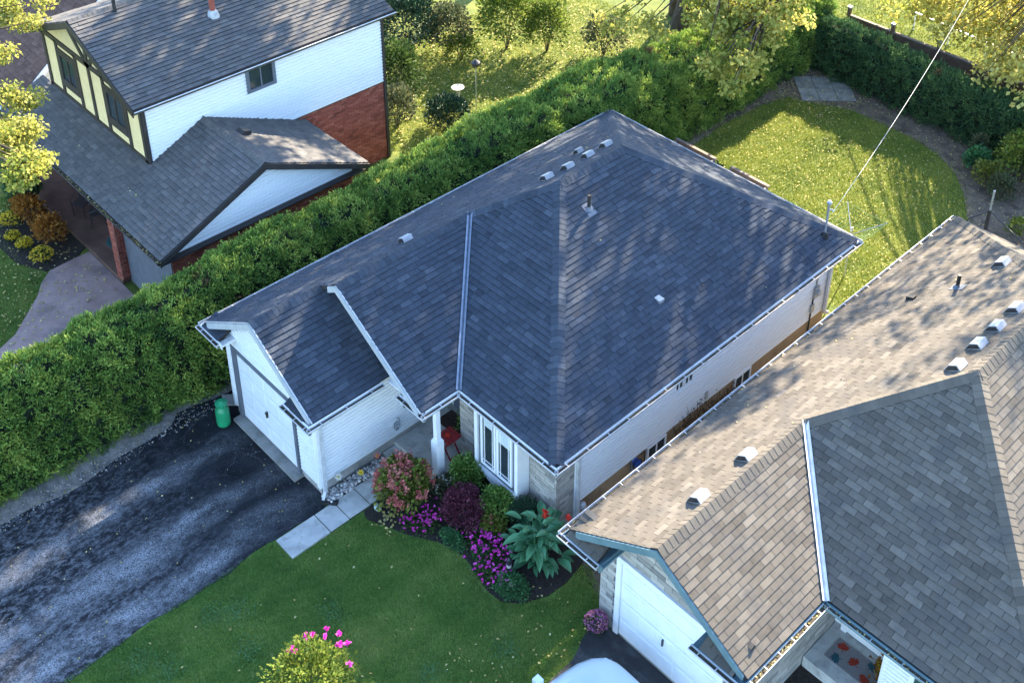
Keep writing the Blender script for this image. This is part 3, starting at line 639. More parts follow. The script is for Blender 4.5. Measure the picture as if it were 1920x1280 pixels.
# hanging things on the garage side wall
wd = MB(); X0 = 4.145
for a, b in (((2.56, .62), (2.56, .86)), ((2.72, .62), (2.72, .86)), ((2.56, .86), (2.64, .96)), ((2.72, .86), (2.64, .96)), ((2.56, .70), (2.72, .70))): wd.tube([(X0, *a), (X0, *b)], .012, 5)
wd.tube([(X0, 2.64 + .04 * math.cos(q), .78 + .04 * math.sin(q)) for q in np.linspace(0, 6.28, 9)], .010, 5, False); wd.box(X0 - .02, X0 + .01, 2.60, 2.68, .56, .62)
tag(wd.obj('wall_ornament', 'metal_grey'), 'small grey metal birdhouse-shaped ornament hung on the white garage side wall', 'ornament')
# service cable
sp = [Vector((8.63, 13.47, z + .86)).lerp(Vector((3.0, 35.5, 6.9)), t) - Vector((0, 0, .9 * 4 * t * (1 - t))) for t in np.linspace(0, 1, 26)]
tag(MB().tube(sp, .006, 6).obj('service_cable', 'trim_grey'), 'pale overhead service cable running from the roof mast over the back lawn', 'cable')
# ------------------------------------------------------------------ tan-roofed bungalow on the right
HB, xB, WB, wB, yB1, yB3, rB = 2.75, 10.20, 9.06, 4.50, 4.50, 17.25, 2.22
mx = lambda x: xB + x
nb = thing('bungalow', 'stone-faced bungalow with sunlit tan shingle roof and wide white garage door', 'house', (14.5, 9, 0))
bx(nb, 'foundation', mx(.47), mx(4.0), 2.80, 16.7, -.3, .25, 'foundation_grey'); bx(nb, 'foundation', mx(4.0), mx(8.55), 5.05, 16.7, -.3, .25, 'foundation_grey')
bx(nb, 'wall', mx(.48), mx(4.0), 2.81, 16.68, .25, 2.73, 'mortar'); bx(nb, 'wall', mx(4.0), mx(8.55), 6.10, 16.68, .25, 2.73, 'siding_white')
RB = Roof(nb, 'deck_dark', 'shingle_tan', expo=.140, t=.013, threetab=True)
bl = lambda x, y: HB + p * (x - xB); br = lambda x, y: HB + p * (xB + wB - x); brm = lambda x, y: HB + p * (xB + WB - x); bf = lambda x, y: HB + p * (y - yB1); bb = lambda x, y: HB + p * (yB3 - y)
yBf = yB1 + WB / 2; yBb = yB3 - WB / 2; zB = HB + p * wB / 2; zBR = HB + p * WB / 2
RB.facet([(mx(e), rB), (mx(wB / 2), rB), (mx(wB / 2), yB1 + wB / 2), (mx(e), yB1 + wB / 2)], bl, (1, 0))
RB.facet([(mx(e), yB1 + wB / 2), (mx(wB / 2), yB1 + wB / 2), (mx(WB / 2), yBf), (mx(WB / 2), yBb), (mx(e), yB3 - e)], bl, (1, 0))
RB.facet([(mx(wB - e), rB), (mx(wB - e), yB1 + e), (mx(wB / 2), yB1 + wB / 2), (mx(wB / 2), rB)], br, (-1, 0))
RB.facet([(mx(wB - e), yB1 + e), (mx(WB - e), yB1 + e), (mx(WB / 2), yBf), (mx(wB / 2), yB1 + wB / 2)], bf, (0, 1))
RB.facet([(mx(WB - e), yB1 + e), (mx(WB - e), yB3 - e), (mx(WB / 2), yBb), (mx(WB / 2), yBf)], brm, (-1, 0))
RB.facet([(mx(WB - e), yB3 - e), (mx(e), yB3 - e), (mx(WB / 2), yBb)], bb, (0, -1))
for x0, x1 in ((.10, .95), (wB - 1.05, wB - .30)): RB.facet([(mx(x0), 2.10), (mx(x1), 2.10), (mx(x1), 2.70), (mx(x0), 2.70)], lambda x, y: HB - .02 + .5 * (y - 2.10), (0, 1))
hip_caps(RB, (mx(wB / 2), rB, zB), (mx(wB / 2), yB1 + wB / 2, zB), nL, nR)
hip_caps(RB, (mx(wB / 2), yB1 + wB / 2, zB), (mx(WB / 2), yBf, zBR), nL, nF)
hip_caps(RB, (mx(WB - .1), yB1 + .1, HB + p * .1), (mx(WB / 2), yBf, zBR), nF, nR)
hip_caps(RB, (mx(.1), yB3 - .1, HB + p * .1), (mx(WB / 2), yBb, zBR), nL, nB)
hip_caps(RB, (mx(WB / 2), yBf, zBR), (mx(WB / 2), yBb, zBR), nL, nR)
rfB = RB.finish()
valley(rfB, (mx(wB - .03), yB1 + .03, HB + .02), (mx(wB / 2), yB1 + wB / 2, zB), nR, nF, w=.085, m='gutter_white')
rake(nb, (mx(.28), rB, HB + p * .28 - .01), (mx(wB / 2), rB, zB - .01), 'trim_teal', h=.18); rake(nb, (mx(wB - .14), rB, HB + p * .14 - .01), (mx(wB / 2), rB, zB - .01), 'trim_teal', h=.18)
sb = MB(); sb.box(mx(.06), mx(.48), 2.15, yB3 - .06, 2.64, 2.68); sb.box(mx(4.0), mx(wB - .06), 2.15, yB1 + .06, 2.64, 2.68); sb.box(mx(4.0), mx(WB - .06), yB1 + .06, 6.12, 2.64, 2.68); sb.box(mx(.48), mx(1.1), 2.10, 2.81, 2.64, 2.68); sb.box(mx(3.3), mx(4.0), 2.10, 2.81, 2.64, 2.68); sb.obj('soffit', 'trim_teal', nb)
fb = MB(); fb.box(mx(.04), mx(.06), 2.12, yB3 - .05, 2.62, 2.76); fb.box(mx(wB - .06), mx(wB - .04), 2.12, yB1 + .04, 2.62, 2.76); fb.box(mx(wB - .04), mx(WB - .05), yB1 + .04, yB1 + .06, 2.62, 2.76); fb.box(mx(.05), mx(1.1), 2.08, 2.10, 2.60, 2.73); fb.box(mx(3.3), mx(wB - .05), 2.08, 2.10, 2.60, 2.73); fb.obj('fascia', 'trim_teal', nb)
gutter(nb, (mx(.04), 2.05, HB), (mx(.04), yB3, HB), (-1, 0), step=.5, leaves=60); gutter(nb, (mx(wB - .04), 2.05, HB), (mx(wB - .04), yB1 - .02, HB), (1, 0), step=.4, leaves=90)
gutter(nb, (mx(wB), yB1 + .04, HB), (mx(WB), yB1 + .04, HB), (0, -1), 'gutter_teal', leaves=90)
gutter(nb, (mx(-.03), 2.08, HB - .02), (mx(1.02), 2.08, HB - .02), (0, -1), 'gutter_white', step=.4); gutter(nb, (mx(3.3), 2.08, HB - .02), (mx(wB + .03), 2.08, HB - .02), (0, -1), 'gutter_white', step=.4)
MB().prism([(mx(1.02), 2.06, 2.55), (mx(1.02), 2.78, 2.55), (mx(1.02), 2.78, 2.72), (mx(1.02), 2.06, 2.72)], (.03, 0, 0)).obj('return_end', 'trim_teal', nb)
gable_wall(nb, 2.79, mx(.47), mx(4.02), 2.66, 2.70 + p * 1.775, 'mortar', .06)
ba, bz_ = mx(.47), 2.79
spB = lambda z: (0, 3.55) if z < 2.7 else (min(1.77, (z - 2.66) / p), max(1.78, 3.55 - (z - 2.66) / p))
bricks(nb, (ba, 2.79), (1, 0), (0, -1), 3.55, .25, 3.66, .36, .125, 'brick_stone', span=spB, cuts=[(.44, 3.12, 0, 2.38)], ind=140)
bricks(nb, (mx(4.0), 2.80), (0, 1), (1, 0), 3.25, .25, 2.64, .36, .125, 'brick_stone', ind=150)
gb = bx(nb, 'garage_door', mx(1.02), mx(3.50), 2.80, 2.83, .06, 2.22, 'door_white')
for r_ in range(4):
    z0 = .08 + r_ * .535
    MB().box(mx(1.04), mx(3.48), 2.782, 2.802, z0, z0 + .515).obj('door_section', 'door_white', gb)
    for c_ in range(5):
        xa = mx(1.10 + c_ * .475)
        MB().prism([(xa, 2.782, z0 + .08), (xa + .40, 2.782, z0 + .08), (xa + .40, 2.782, z0 + .43), (xa, 2.782, z0 + .43)], (0, -.012, 0)).obj('door_panel', 'door_white', gb)
hb = MB(); hb.box(mx(2.16), mx(2.19), 2.73, 2.782, .86, 1.04); hb.obj('handle', 'metal_dark', gb)
tb = MB(); tb.box(mx(.90), mx(1.02), 2.74, 2.80, .04, 2.34); tb.box(mx(3.50), mx(3.62), 2.74, 2.80, .04, 2.34); tb.box(mx(1.02), mx(3.50), 2.74, 2.80, 2.22, 2.34); tb.obj('door_trim', 'trim_white', nb)
# porch with door and sided wall
MB().prism([(mx(4.03), 4.95, -.1), (mx(6.2), 4.95, -.1), (mx(6.2), 6.10, -.1), (mx(4.03), 6.10, -.1)], (0, 0, .40)).obj('porch', 'concrete', nb)
eb = bx(nb, 'entry_door', mx(4.32), mx(5.22), 6.03, 6.098, .32, 2.40, 'trim_white'); MB().box(mx(4.44), mx(5.10), 6.018, 6.029, .95, 2.28).obj('door_glass', 'glass_green', eb); MB().box(mx(5.12), mx(5.15), 5.98, 6.03, 1.25, 1.36).obj('handle', 'metal_dark', eb)
tb = MB(); tb.box(mx(4.20), mx(4.32), 6.0, 6.09, .30, 2.50); tb.box(mx(5.22), mx(5.34), 6.0, 6.09, .30, 2.50); tb.box(mx(4.32), mx(5.22), 6.0, 6.09, 2.40, 2.50); tb.obj('door_casing', 'trim_white', nb)
bx(nb, 'wall', mx(5.62), mx(8.5), 5.0, 6.10, .2, 2.66, 'wall_core'); siding(nb, (mx(5.62), 5.0), (1, 0), (0, -1), 2.88, .2, 2.66, cuts=[(.52, 1.9, .7, 2.4)])
MB().box(mx(5.58), mx(5.66), 4.965, 5.04, .2, 2.66).obj('corner_board', 'trim_white', nb)
w = MB(); w.box(mx(6.12), mx(6.22), 4.95, 5.0, .7, 2.4); w.box(mx(7.45), mx(7.55), 4.95, 5.0, .7, 2.4); w.box(mx(6.22), mx(7.45), 4.95, 5.0, .7, .8); w.box(mx(6.22), mx(7.45), 4.95, 5.0, 2.3, 2.4); wo = w.obj('window', 'trim_white', nb); MB().box(mx(6.22), mx(7.45), 4.97, 4.985, .8, 2.3).obj('pane', 'glass_green', wo)
for x, y in ((12.12, 3.80), (12.11, 5.28)): roof_vent(nb, x, y, bl, s=.31)
for x, y in ((14.23, 9.15), (14.20, 10.05), (14.20, 10.83), (14.20, 11.67)): roof_vent(nb, x, y, bl, s=.31)
roof_vent(nb, 12.85, 14.02, bl, s=.31)
vent_pipe(nb, 12.45, 12.80, bl, .38); x, y = 11.66, 12.25; z = bl(x, y)
MB().prism([(x + .09, y - .08, z + .12), (x - .09, y - .08, z + .06), (x - .09, y - .08, z - .04), (x + .09, y - .08, z + .065)], (0, .16, 0)).obj('exhaust_flap', 'pipe_black', nb)
# small rear cross gable
cg = MB(); cg.prism([(13.35, 13.55, 4.62), (14.9, 13.55, 5.15), (14.9, 14.2, 4.95), (13.35, 14.2, 4.45)], (0, 0, .06)); cg.obj('rear_gable_roof', 'shingle_slate', nb)
MB().prism([(13.3, 13.50, 4.40), (14.9, 13.50, 4.95), (14.9, 13.50, 5.17), (13.3, 13.50, 4.64)], (0, .04, 0)).obj('rear_fascia', 'gutter_white', nb)
struct(MB().prism([(x, y, -.05) for x, y in [(10.98, -16), (15.6, -16), (15.6, 2.78), (10.72, 2.78), (10.74, 2.3), (10.98, 1.7)]], (0, 0, .054)).obj('driveway', 'asphalt_plain'))
struct(MB().prism([(x, y, -.05) for x, y in [(14.2, 2.9), (17, 2.9), (17, 5.0), (14.2, 4.95)]], (0, 0, .056)).obj('planting_bed', 'soil'))
# ------------------------------------------------------------------ two-storey tudor house on the left
ha = thing('tudor_house', 'two-storey house with cream and dark timber tudor gable, white siding and red brick', 'house', (-7, 5, 0))
hx, hw, hy0, hy1, he = -6.05, -12.15, 2.12, 10.25, 5.42      # right wall x, left wall x, front y, back y, eave height
hr = (hx + hw) / 2; pu = .42; zhr = he + pu * (hx - hr + .3)
bx(ha, 'wall', hw, hx - .02, hy0 + .02, hy1 - .02, -.2, 5.42, 'wall_core')
bx(ha, 'wall', hx - .5, -3.12, .98, 6.78, -.2, 2.66, 'mortar')
RA = Roof(ha, 'deck_dark', 'shingle_grey', expo=.145, wid=(.18, .34))
gl = lambda x, y: he - .02 + pu * (x - (hw - .32)); gr_ = lambda x, y: he - .02 + pu * ((hx + .32) - x)
RA.facet([(hw - .30, hy0 - .34), (hr, hy0 - .34), (hr, hy1 + .3), (hw - .30, hy1 + .3)], gl, (1, 0))
RA.facet([(hx + .30, hy0 - .34), (hx + .30, hy1 + .3), (hr, hy1 + .3), (hr, hy0 - .34)], gr_, (-1, 0))
ea, eb_, ry, zla, pa = .56, 7.19, 3.87, 2.70, .455
fa = lambda x, y: zla + pa * (y - ea); fk = lambda x, y: zla + pa * (eb_ - y); zra = zla + pa * (ry - ea)
RA.facet([(-12.85, ea), (hx, ea), (hx, hy0 + .0), (-12.85, hy0 + .0)], fa, (0, 1))
RA.facet([(hx, ea), (-2.84, ea), (-2.84, ry), (hx, ry)], fa, (0, 1))
RA.facet([(-2.84, eb_), (hx, eb_), (hx, ry), (-2.84, ry)], fk, (0, -1))
hip_caps(RA, (hr, hy0 - .34, gl(hr, 0)), (hr, hy1 + .3, gl(hr, 0)), nL, nR); hip_caps(RA, (-2.84, ry, zra), (hx, ry, zra), nF, nB)
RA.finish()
zz = gl(hr, 0)
for xa in (hw - .30, hx + .30): rake(ha, (xa, hy0 - .34, gl(hw - .30, 0) - .01), (hr, hy0 - .34, zz - .01), 'trim_black', h=.22)
MB().prism([(-2.84, ea - .02, zla - .03), (-2.84, ry, zra - .01), (-2.84, eb_ + .02, zla - .03), (-2.84, eb_ + .02, zla - .20), (-2.84, ry, zra - .20), (-2.84, ea - .02, zla - .20)], (.04, 0, 0)).obj('rake_board', 'trim_black', ha)
s_ = MB(); s_.box(-3.12, -2.84, .60, 7.15, 2.50, 2.53); s_.box(-12.8, -3.12, .60, 1.0, 2.50, 2.53); s_.box(hx, hx + .28, hy0 - .3, hy1 + .25, 5.34, 5.37); s_.box(-12.8, hx, 1.0, hy0, 2.5, 2.53); s_.obj('soffit', 'trim_black', ha)
f_ = MB(); f_.box(-12.85, -2.86, ea - .01, ea + .02, 2.50, 2.68); f_.box(hx + .28, hx + .305, hy0 - .33, hy1 + .28, 5.26, 5.42); f_.obj('fascia', 'trim_black', ha)
gutter(ha, (-12.85, ea, zla - .01), (-2.82, ea, zla - .01), (0, -1), 'gutter_dark', leaves=420); gutter(ha, (hx + .30, hy0 - .36, he - .03), (hx + .30, hy1 + .3, he - .03), (1, 0), 'gutter_dark')
MB().box(hx + .40, hx + .425, hy0 - .36, hy1 + .3, he - .042, he - .022).obj('gutter_lip', 'gutter_white', ha)
# right wall siding, brick below at the back, wing gable
def spA(z): return (0 if z > fa(0, ry) else max(0, min(ry - hy0, (z - zla) / pa + ea - hy0)), hy1 - hy0)
# siding over the wing roof line: two runs in front of / behind the ridge
siding(ha, (hx, hy0), (0, 1), (1, 0), hy1 - hy0, 2.90, 5.36, expo=.115, cuts=[(3.22, 4.20, 4.38, 5.22)], span=lambda z: (0, hy1 - hy0))
bricks(ha, (hx - .02, 6.9), (0, 1), (1, 0), hy1 - 6.9, .0, 2.88, .22, .075, 'brick_red', ind=0, jt=.012, proud=.03)
MB().box(hx - .02, hx + .03, 6.9, hy1, 2.86, 2.90).obj('belt_trim', 'trim_black', ha)
MB().box(hx - .04, hx + .065, hy1 - .06, hy1 + .04, -.1, 5.36).obj('corner_board', 'trim_black', ha)
MB().box(hx + .0, hx + .065, hy0 - .02, hy0 + .07, 3.40, 5.36).obj('corner_board', 'trim_black', ha)
wall_window(ha, hx + .01, 5.34, 6.32, 4.38, 5.22, fr='trim_slate', deep=.07, f=.10)
MB().prism([(-3.14, 1.0, 2.64), (-3.14, 6.75, 2.64), (-3.14, ry, 2.64 + pa * 2.9)], (.04, 0, 0)).obj('gable_wall', 'wall_core', ha)
siding(ha, (-3.10, 1.0), (0, 1), (1, 0), 5.75, 2.52, 4.0, expo=.115, span=lambda z: (max(0, (z - 2.62) / pa), 5.75 - max(0, (z - 2.62) / pa)))
bricks(ha, (-3.12, .98), (0, 1), (1, 0), 5.80, .0, 2.48, .22, .075, 'brick_red', ind=0, jt=.012, proud=.03)
MB().box(-3.12, -3.07, .98, 6.78, 2.47, 2.52).obj('belt_trim', 'trim_black', ha)
# tudor gable front: cream panels, dark timbers, two windows
tf = MB(); tf.prism([(hw, hy0, 3.2), (hx, hy0, 3.2), (hx, hy0, 5.36), (hr, hy0, zz - .12), (hw, hy0, 5.36)], (0, .03, 0)); tf.obj('stucco_panel', 'tudor_cream', ha)
def timber(xa, za, xb, zb, w=.15): MB().bar((xa, hy0 - .02, za), (xb, hy0 - .02, zb), .045, w, (0, 0, 1) if abs(xa - xb) > .01 else (1, 0, 0)).obj('timber', 'trim_black', ha)
for xa in (hw + .07, hx - .07): timber(xa, 3.3, xa, 5.45)
timber(hw, 3.42, hx, 3.42, .18)
zt = 5.30
timber(hw, zt, hx, zt, .17)
for xa in (hw + .95, hw + 2.20, hr, hx - 2.20, hx - .95): timber(xa, 3.5, xa, zt, .14)
for xa, xb in ((hw + 1.02, hw + 2.13), (hx - 2.13, hx - 1.02)): timber(xa, 5.02, xb, 5.02, .11); timber(xa, 3.86, xb, 3.86, .16)
timber(hr - .03, zt, hr - 1.0, zz - .62, .15); timber(hr + .03, zt, hr + 1.0, zz - .62, .15); timber(hr, zt, hr, zz - .25, .15)
timber(hw + .1, 5.36, hr, zz - .20, .15); timber(hx - .1, 5.36, hr, zz - .20, .15)
for xa, xb in ((hw + 1.02, hw + 2.13), (hx - 2.13, hx - 1.02)):
    w = MB()
    w.box(xa, xa + .12, hy0 - .05, hy0, 3.94, 4.97); w.box(xb - .12, xb, hy0 - .05, hy0, 3.94, 4.97); w.box(xa + .12, xb - .12, hy0 - .05, hy0, 3.94, 4.06); w.box(xa + .12, xb - .12, hy0 - .05, hy0, 4.87, 4.97); w.box((xa + xb) / 2 - .03, (xa + xb) / 2 + .03, hy0 - .04, hy0, 4.06, 4.87)
    o = w.obj('window', 'trim_black', ha); MB().box(xa + .12, xb - .12, hy0 - .02, hy0 - .005, 4.06, 4.87).obj('pane', 'glass_dark', o)
# porch under the front slope
MB().box(-12.6, -5.95, .70, 2.1, -.1, .14).obj('porch_floor', 'stamped_porch', ha)
bx(ha, 'garage_wall', -5.95, -3.12, .95, 1.0, .0, 2.5, 'trim_slate')
for xa in (-6.25, -12.3):
    c_ = MB(); c_.box(xa, xa + .32, .72, 1.04, .14, 2.5); co = c_.obj('column', 'mortar', ha)
    bricks(co, (xa, .72), (1, 0), (0, -1), .32, .14, 2.48, .16, .075, 'brick_red', ind=0, proud=.012); bricks(co, (xa + .32, .72), (0, 1), (1, 0), .32, .14, 2.48, .16, .075, 'brick_red', ind=0, proud=.012)
bricks(ha, (-12.1, 2.13), (1, 0), (0, -1), 6.05, .14, 2.48, .22, .075, 'brick_red', ind=0, proud=.02, cuts=[(2.2, 3.4, 0, 2.2)])
fd = bx(ha, 'front_door', -9.8, -8.8, 2.06, 2.10, .14, 2.2, 'trim_black'); MB().box(-8.92, -8.89, 2.02, 2.06, 1.1, 1.2).obj('handle', 'metal_grey', fd)
# flue pipe and box vent
x, y = -7.75, 5.5; z = gr_(x, y)
fp = MB(); fp.tube([(x, y, z - .1), (x, y, z + .75)], .085, 14); fo = fp.obj('flue_pipe', 'brick_red', ha); MB().lathe((x, y, z), [(.20, -.06), (.14, .10), (.10, .16)], 14).obj('flue_flashing', 'vent_white', fo); MB().lathe((x, y, z + .78), [(.03, .0), (.15, .02), (.02, .1)], 14).obj('flue_cap', 'metal_grey', fo)
MB().lathe((-8.9, 3.1, gr_(-8.9, 0)), [(.05, 0), (.05, .4)], 10).obj('vent_pipe', 'pipe_black', ha)
x, y = -4.85, 4.45; z = fk(x, y)
MB().prism([(x - .16, y - .16, z + .09), (x - .16, y + .16, z - .03), (x - .16, y + .16, z + .10), (x - .16, y - .06, z + .17)], (.30, 0, 0)).obj('box_vent', 'metal_dark', ha)
# ------------------------------------------------------------------ brown-roofed house far left
hc = thing('brown_roof_house', 'brown shingle roofed brick house half hidden behind the tudor gable', 'house', (-19, 8, 0))
cxr, cy0, cyr, cz, pc = -13.5, 1.05, 5.6, 2.2, .80
cyb = 2 * cyr - cy0; zc = cz + pc * (cyr - cy0)
bx(hc, 'wall', -24, cxr - .5, cy0 + .5, cyb - .5, -.2, 2.5, 'mortar'); bricks(hc, (cxr - .5, cy0 + .5), (0, 1), (1, 0), cyb - cy0 - 1, .0, 2.5, .23, .08, 'brick_brown', ind=0, proud=.02)
RC = Roof(hc, 'deck_dark', 'shingle_brown', expo=.16, wid=(.25, .36), t=.018)
cf = lambda x, y: cz + pc * (y - cy0)
RC.facet([(-25, cy0), (cxr, cy0), (cxr, cyr), (-25, cyr)], cf, (0, 1)); RC.facet([(cxr, cyb), (-25, cyb), (-25, cyr), (cxr, cyr)], lambda x, y: cz + pc * (cyb - y), (0, -1))
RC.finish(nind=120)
MB().prism([(cxr - .5, cy0 + .4, 2.5), (cxr - .5, cyb - .4, 2.5), (cxr - .5, cyr, zc - .15)], (.05, 0, 0)).obj('gable_wall', 'wall_core', hc)
siding(hc, (cxr - .45, cy0 + .5), (0, 1), (1, 0), cyb - cy0 - 1, 2.5, zc - .4, expo=.13, span=lambda z: ((z - 2.45) / pc, cyb - cy0 - 1 - (z - 2.45) / pc))
MB().prism([(cxr, cy0, cz - .02), (cxr, cyr, zc - .02), (cxr, cyb, cz - .02), (cxr, cyb, cz - .24), (cxr, cyr, zc - .26), (cxr, cy0, cz - .24)], (.04, 0, 0)).obj('rake_board', 'trim_white', hc)
bx(hc, 'gutter', -25, cxr, cy0 - .1, cy0, cz - .12, cz - .02, 'gutter_white')
# ------------------------------------------------------------------ hedges
def hedge(name, label, path, width, height, n_tufts, per, size, m, seed, dirn):
    """clipped cedar hedge; path(t)->(centre across, along) ; dirn 'y' or 'x'; tufts of sprays over sides and top"""
    a0, a1, cen, wid, hgt = path
    r = np.random.default_rng(seed); n = n_tufts
    al = r.uniform(a0, a1, n); q = r.uniform(0, 1, n)
    W2 = wid(al) / 2; H = hgt(al); c = cen(al)
    per_ = 2 * H + 2 * W2; d = q * per_
    x = np.where(d < H, -W2, np.where(d < H + 2 * W2, -W2 + (d - H), W2)); z = np.where(d < H, d, np.where(d < H + 2 * W2, H, H - (d - H - 2 * W2)))
    nx = np.where(d < H, -1.0, np.where(d < H + 2 * W2, 0, 1.0)); nz = np.where((d >= H) & (d < H + 2 * W2), 1.0, .12)
    # round the shoulders
    ex = np.clip((np.abs(x) - (W2 - .55)) / .55, 0, 1); ez = np.clip((z - (H - .65)) / .65, 0, 1)
    k = ex * ez; z = z - .34 * k * ez; x = x - np.sign(x) * .26 * k * ex; nx = nx + np.sign(x) * k * .8; nz = nz + k * .6
    P = np.stack([c + x, al, z], 1) if dirn == 'y' else np.stack([al, c + x, z], 1)
    N = np.stack([nx, np.zeros(n), nz], 1) if dirn == 'y' else np.stack([np.zeros(n), nx, nz], 1)
    N = unit(N); lv = .15 * lump(P, 1.1, seed) + .13 * lump(P, 3.4, seed + 1)
    P = P + N * (lv - .06)[:, None]; P[:, 2] = np.maximum(P[:, 2], .03)
    sw = np.repeat(np.arange(n), per)
    D = N[sw] * .75 + np.array([0, 0, .55]) + r.normal(size=(len(sw), 3)) * .55
    Q = P[sw] + r.normal(size=(len(sw), 3)) * .045 + N[sw] * r.uniform(-.10, .06, (len(sw), 1))
    tt = np.clip(.48 + .17 * lump(P, .8, seed + 2) + .18 * lump(P, 3.4, seed + 1) + r.normal(0, .15, n), 0, 1)
    tone = np.clip(tt[sw] + r.normal(0, .14, len(sw)), 0, 1)
    root = thing(name, label, 'hedge', (float(cen(np.array([(a0 + a1) / 2]))[0]), (a0 + a1) / 2, 0) if dirn == 'y' else ((a0 + a1) / 2, float(cen(np.array([(a0 + a1) / 2]))[0]), 0))
    dry = (lump(P, .9, seed + 9) + .5 * lump(P, 2.6, seed + 10) > 1.12)[sw]
    stuff(leaf_mesh('foliage', Q[~dry], size, m, root, D=D[~dry], asp=.30, up=.1, jit=.25, tone=tone[~dry], fold=.08))
    if dry.any(): stuff(leaf_mesh('dry_sprays', Q[dry], size, 'cedar_dry', root, D=D[dry], asp=.26, up=.1, jit=.25, tone=tone[dry], fold=.08))
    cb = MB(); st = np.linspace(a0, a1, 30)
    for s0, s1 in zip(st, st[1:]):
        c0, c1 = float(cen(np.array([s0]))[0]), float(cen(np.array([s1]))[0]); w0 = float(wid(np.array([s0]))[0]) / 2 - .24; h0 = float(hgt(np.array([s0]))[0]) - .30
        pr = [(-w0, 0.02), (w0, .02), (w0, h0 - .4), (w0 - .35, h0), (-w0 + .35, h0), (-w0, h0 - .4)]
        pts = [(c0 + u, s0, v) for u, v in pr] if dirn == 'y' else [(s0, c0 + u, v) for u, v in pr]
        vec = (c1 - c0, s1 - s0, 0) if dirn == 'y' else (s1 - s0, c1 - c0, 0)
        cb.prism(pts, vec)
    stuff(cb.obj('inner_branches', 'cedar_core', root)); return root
ss = lambda a, x0, x1: np.clip((a - x0) / (x1 - x0), 0, 1) ** 2 * (3 - 2 * np.clip((a - x0) / (x1 - x0), 0, 1))
right = lambda a: -.50 + .62 * ss(a, 7, 18); left_ = lambda a: -2.15 - .45 * ss(a, 3, 10) + .25 * ss(a, 15, 20)
hedge('cedar_hedge', 'long tall clipped green cedar hedge between the slate roofed bungalow and tudor house', (-9, 26.8, lambda a: (right(a) + left_(a)) / 2, lambda a: right(a) - left_(a), lambda a: 3.10 + .08 * np.sin(a * .6) - .35 * ss(a, 14, 22)), 0, 0, 20000, 25, .095, 'cedar_leaf', 11, 'y')
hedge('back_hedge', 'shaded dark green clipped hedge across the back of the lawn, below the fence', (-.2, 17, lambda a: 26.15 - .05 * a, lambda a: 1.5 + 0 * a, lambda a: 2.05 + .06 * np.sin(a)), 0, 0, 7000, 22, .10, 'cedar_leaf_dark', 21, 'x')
# ------------------------------------------------------------------ trees
def tree(name, label, base, fork, crown, rad_, ncl, per, size, m, seed, trunk_r=.28, extra=(), clr=.85, group=None, flat=0.0):
    r = np.random.default_rng(seed); root = thing(name, label, 'tree', base, group)
    cc = []
    while len(cc) < ncl:
        v = r.normal(size=3); v /= np.linalg.norm(v); q = v * r.uniform(.25, 1) ** .45
        if flat and r.random() < flat and q[2] < -.2: continue
        cc.append([crown[i] + q[i] * rad_[i] for i in range(3)])
    cc = np.array(cc); base_v = Vector(base); fv = Vector(fork)
    tb = MB(); tb.tube([base_v - Vector((0, 0, .2)), base_v.lerp(fv, .15), base_v.lerp(fv, .55) + Vector((.12, -.1, 0)), fv], [trunk_r * 1.5, trunk_r * 1.1, trunk_r * .9, trunk_r * .75], 12); tr_ = tb.obj('trunk', 'bark', root, True)
    nl = 12; lim = MB(); far = cc[r.permutation(len(cc))[:nl * 3]]
    mids = []
    for i in range(nl):
        t = Vector(far[i]); mid = fv.lerp(t, .5) + Vector(r.normal(size=3) * .4); mids.append(mid)
        lb = MB().tube([fv - Vector((0, 0, .2)), fv.lerp(mid, .5) + Vector((0, 0, .25)), mid, t], [trunk_r * .5, trunk_r * .36, trunk_r * .22, .02], 7); lb.obj('limb', 'bark', root, True)
    tw = MB()
    allc = list(cc) + [np.array(x) for x in extra]
    for c in allc[::2] + [np.array(x) for x in extra]:
        mid = min(mids, key=lambda q: (q - Vector(c)).length); c = Vector(c)
        tw.tube([mid, mid.lerp(c, .6) + Vector((0, 0, .35)), c], [.045, .025, .008], 5, False)
    stuff(tw.obj('branches', 'bark', root))
    allc = np.array(allc); sw = np.repeat(np.arange(len(allc)), per); off = r.normal(size=(len(sw), 3)); off = unit(off) * (r.uniform(0, 1, (len(sw), 1)) ** .5) * clr * np.array([1, 1, .65])
    P = allc[sw] + off; D = off * .5 + np.array([0, 0, -.5]) + r.normal(size=off.shape) * .3
    ct = np.clip(r.normal(.5, .18, len(allc)), 0, 1); tone = np.clip(ct[sw] + r.normal(0, .16, len(sw)), 0, 1)
    stuff(leaf_mesh('crown', P, size, m, root, D=D, asp=.85, up=.35, jit=.4, tone=tone, fold=.12)); return root
hang = []
hr_ = np.random.default_rng(5)
for (x0, y0), (x1, y1_), n, z0, z1 in (((-4.3, 17.5), (-1.4, 18.9), 9, 3.3, 4.2), ((-1.8, 19.2), (1.0, 20.6), 22, 3.6, 4.6), ((.2, 19.6), (2.0, 22.4), 34, 3.4, 4.6), ((.9, 18.0), (2.3, 19.6), 16, 3.3, 4.2), ((1.9, 17.2), (2.5, 17.9), 2, 3.4, 3.7), ((1.0, 17.2), (1.5, 17.8), 2, 3.5, 3.8)):
    for k in range(n): hang.append((hr_.uniform(x0, x1), hr_.uniform(y0, y1_), hr_.uniform(z0, z1)))
tree('maple_tree', 'big maple with yellowing leaves drooping over the dark end of the cedar hedge', (-5.5, 24.6, 0), (-4.4, 24.4, 6.5), (-1.8, 27.6, 14.6), (6.4, 5.6, 4.2), 155, 90, .25, 'maple_leaf', 31, .34, [], .95)  # crown is out of view, placed to throw dappled shade on the house
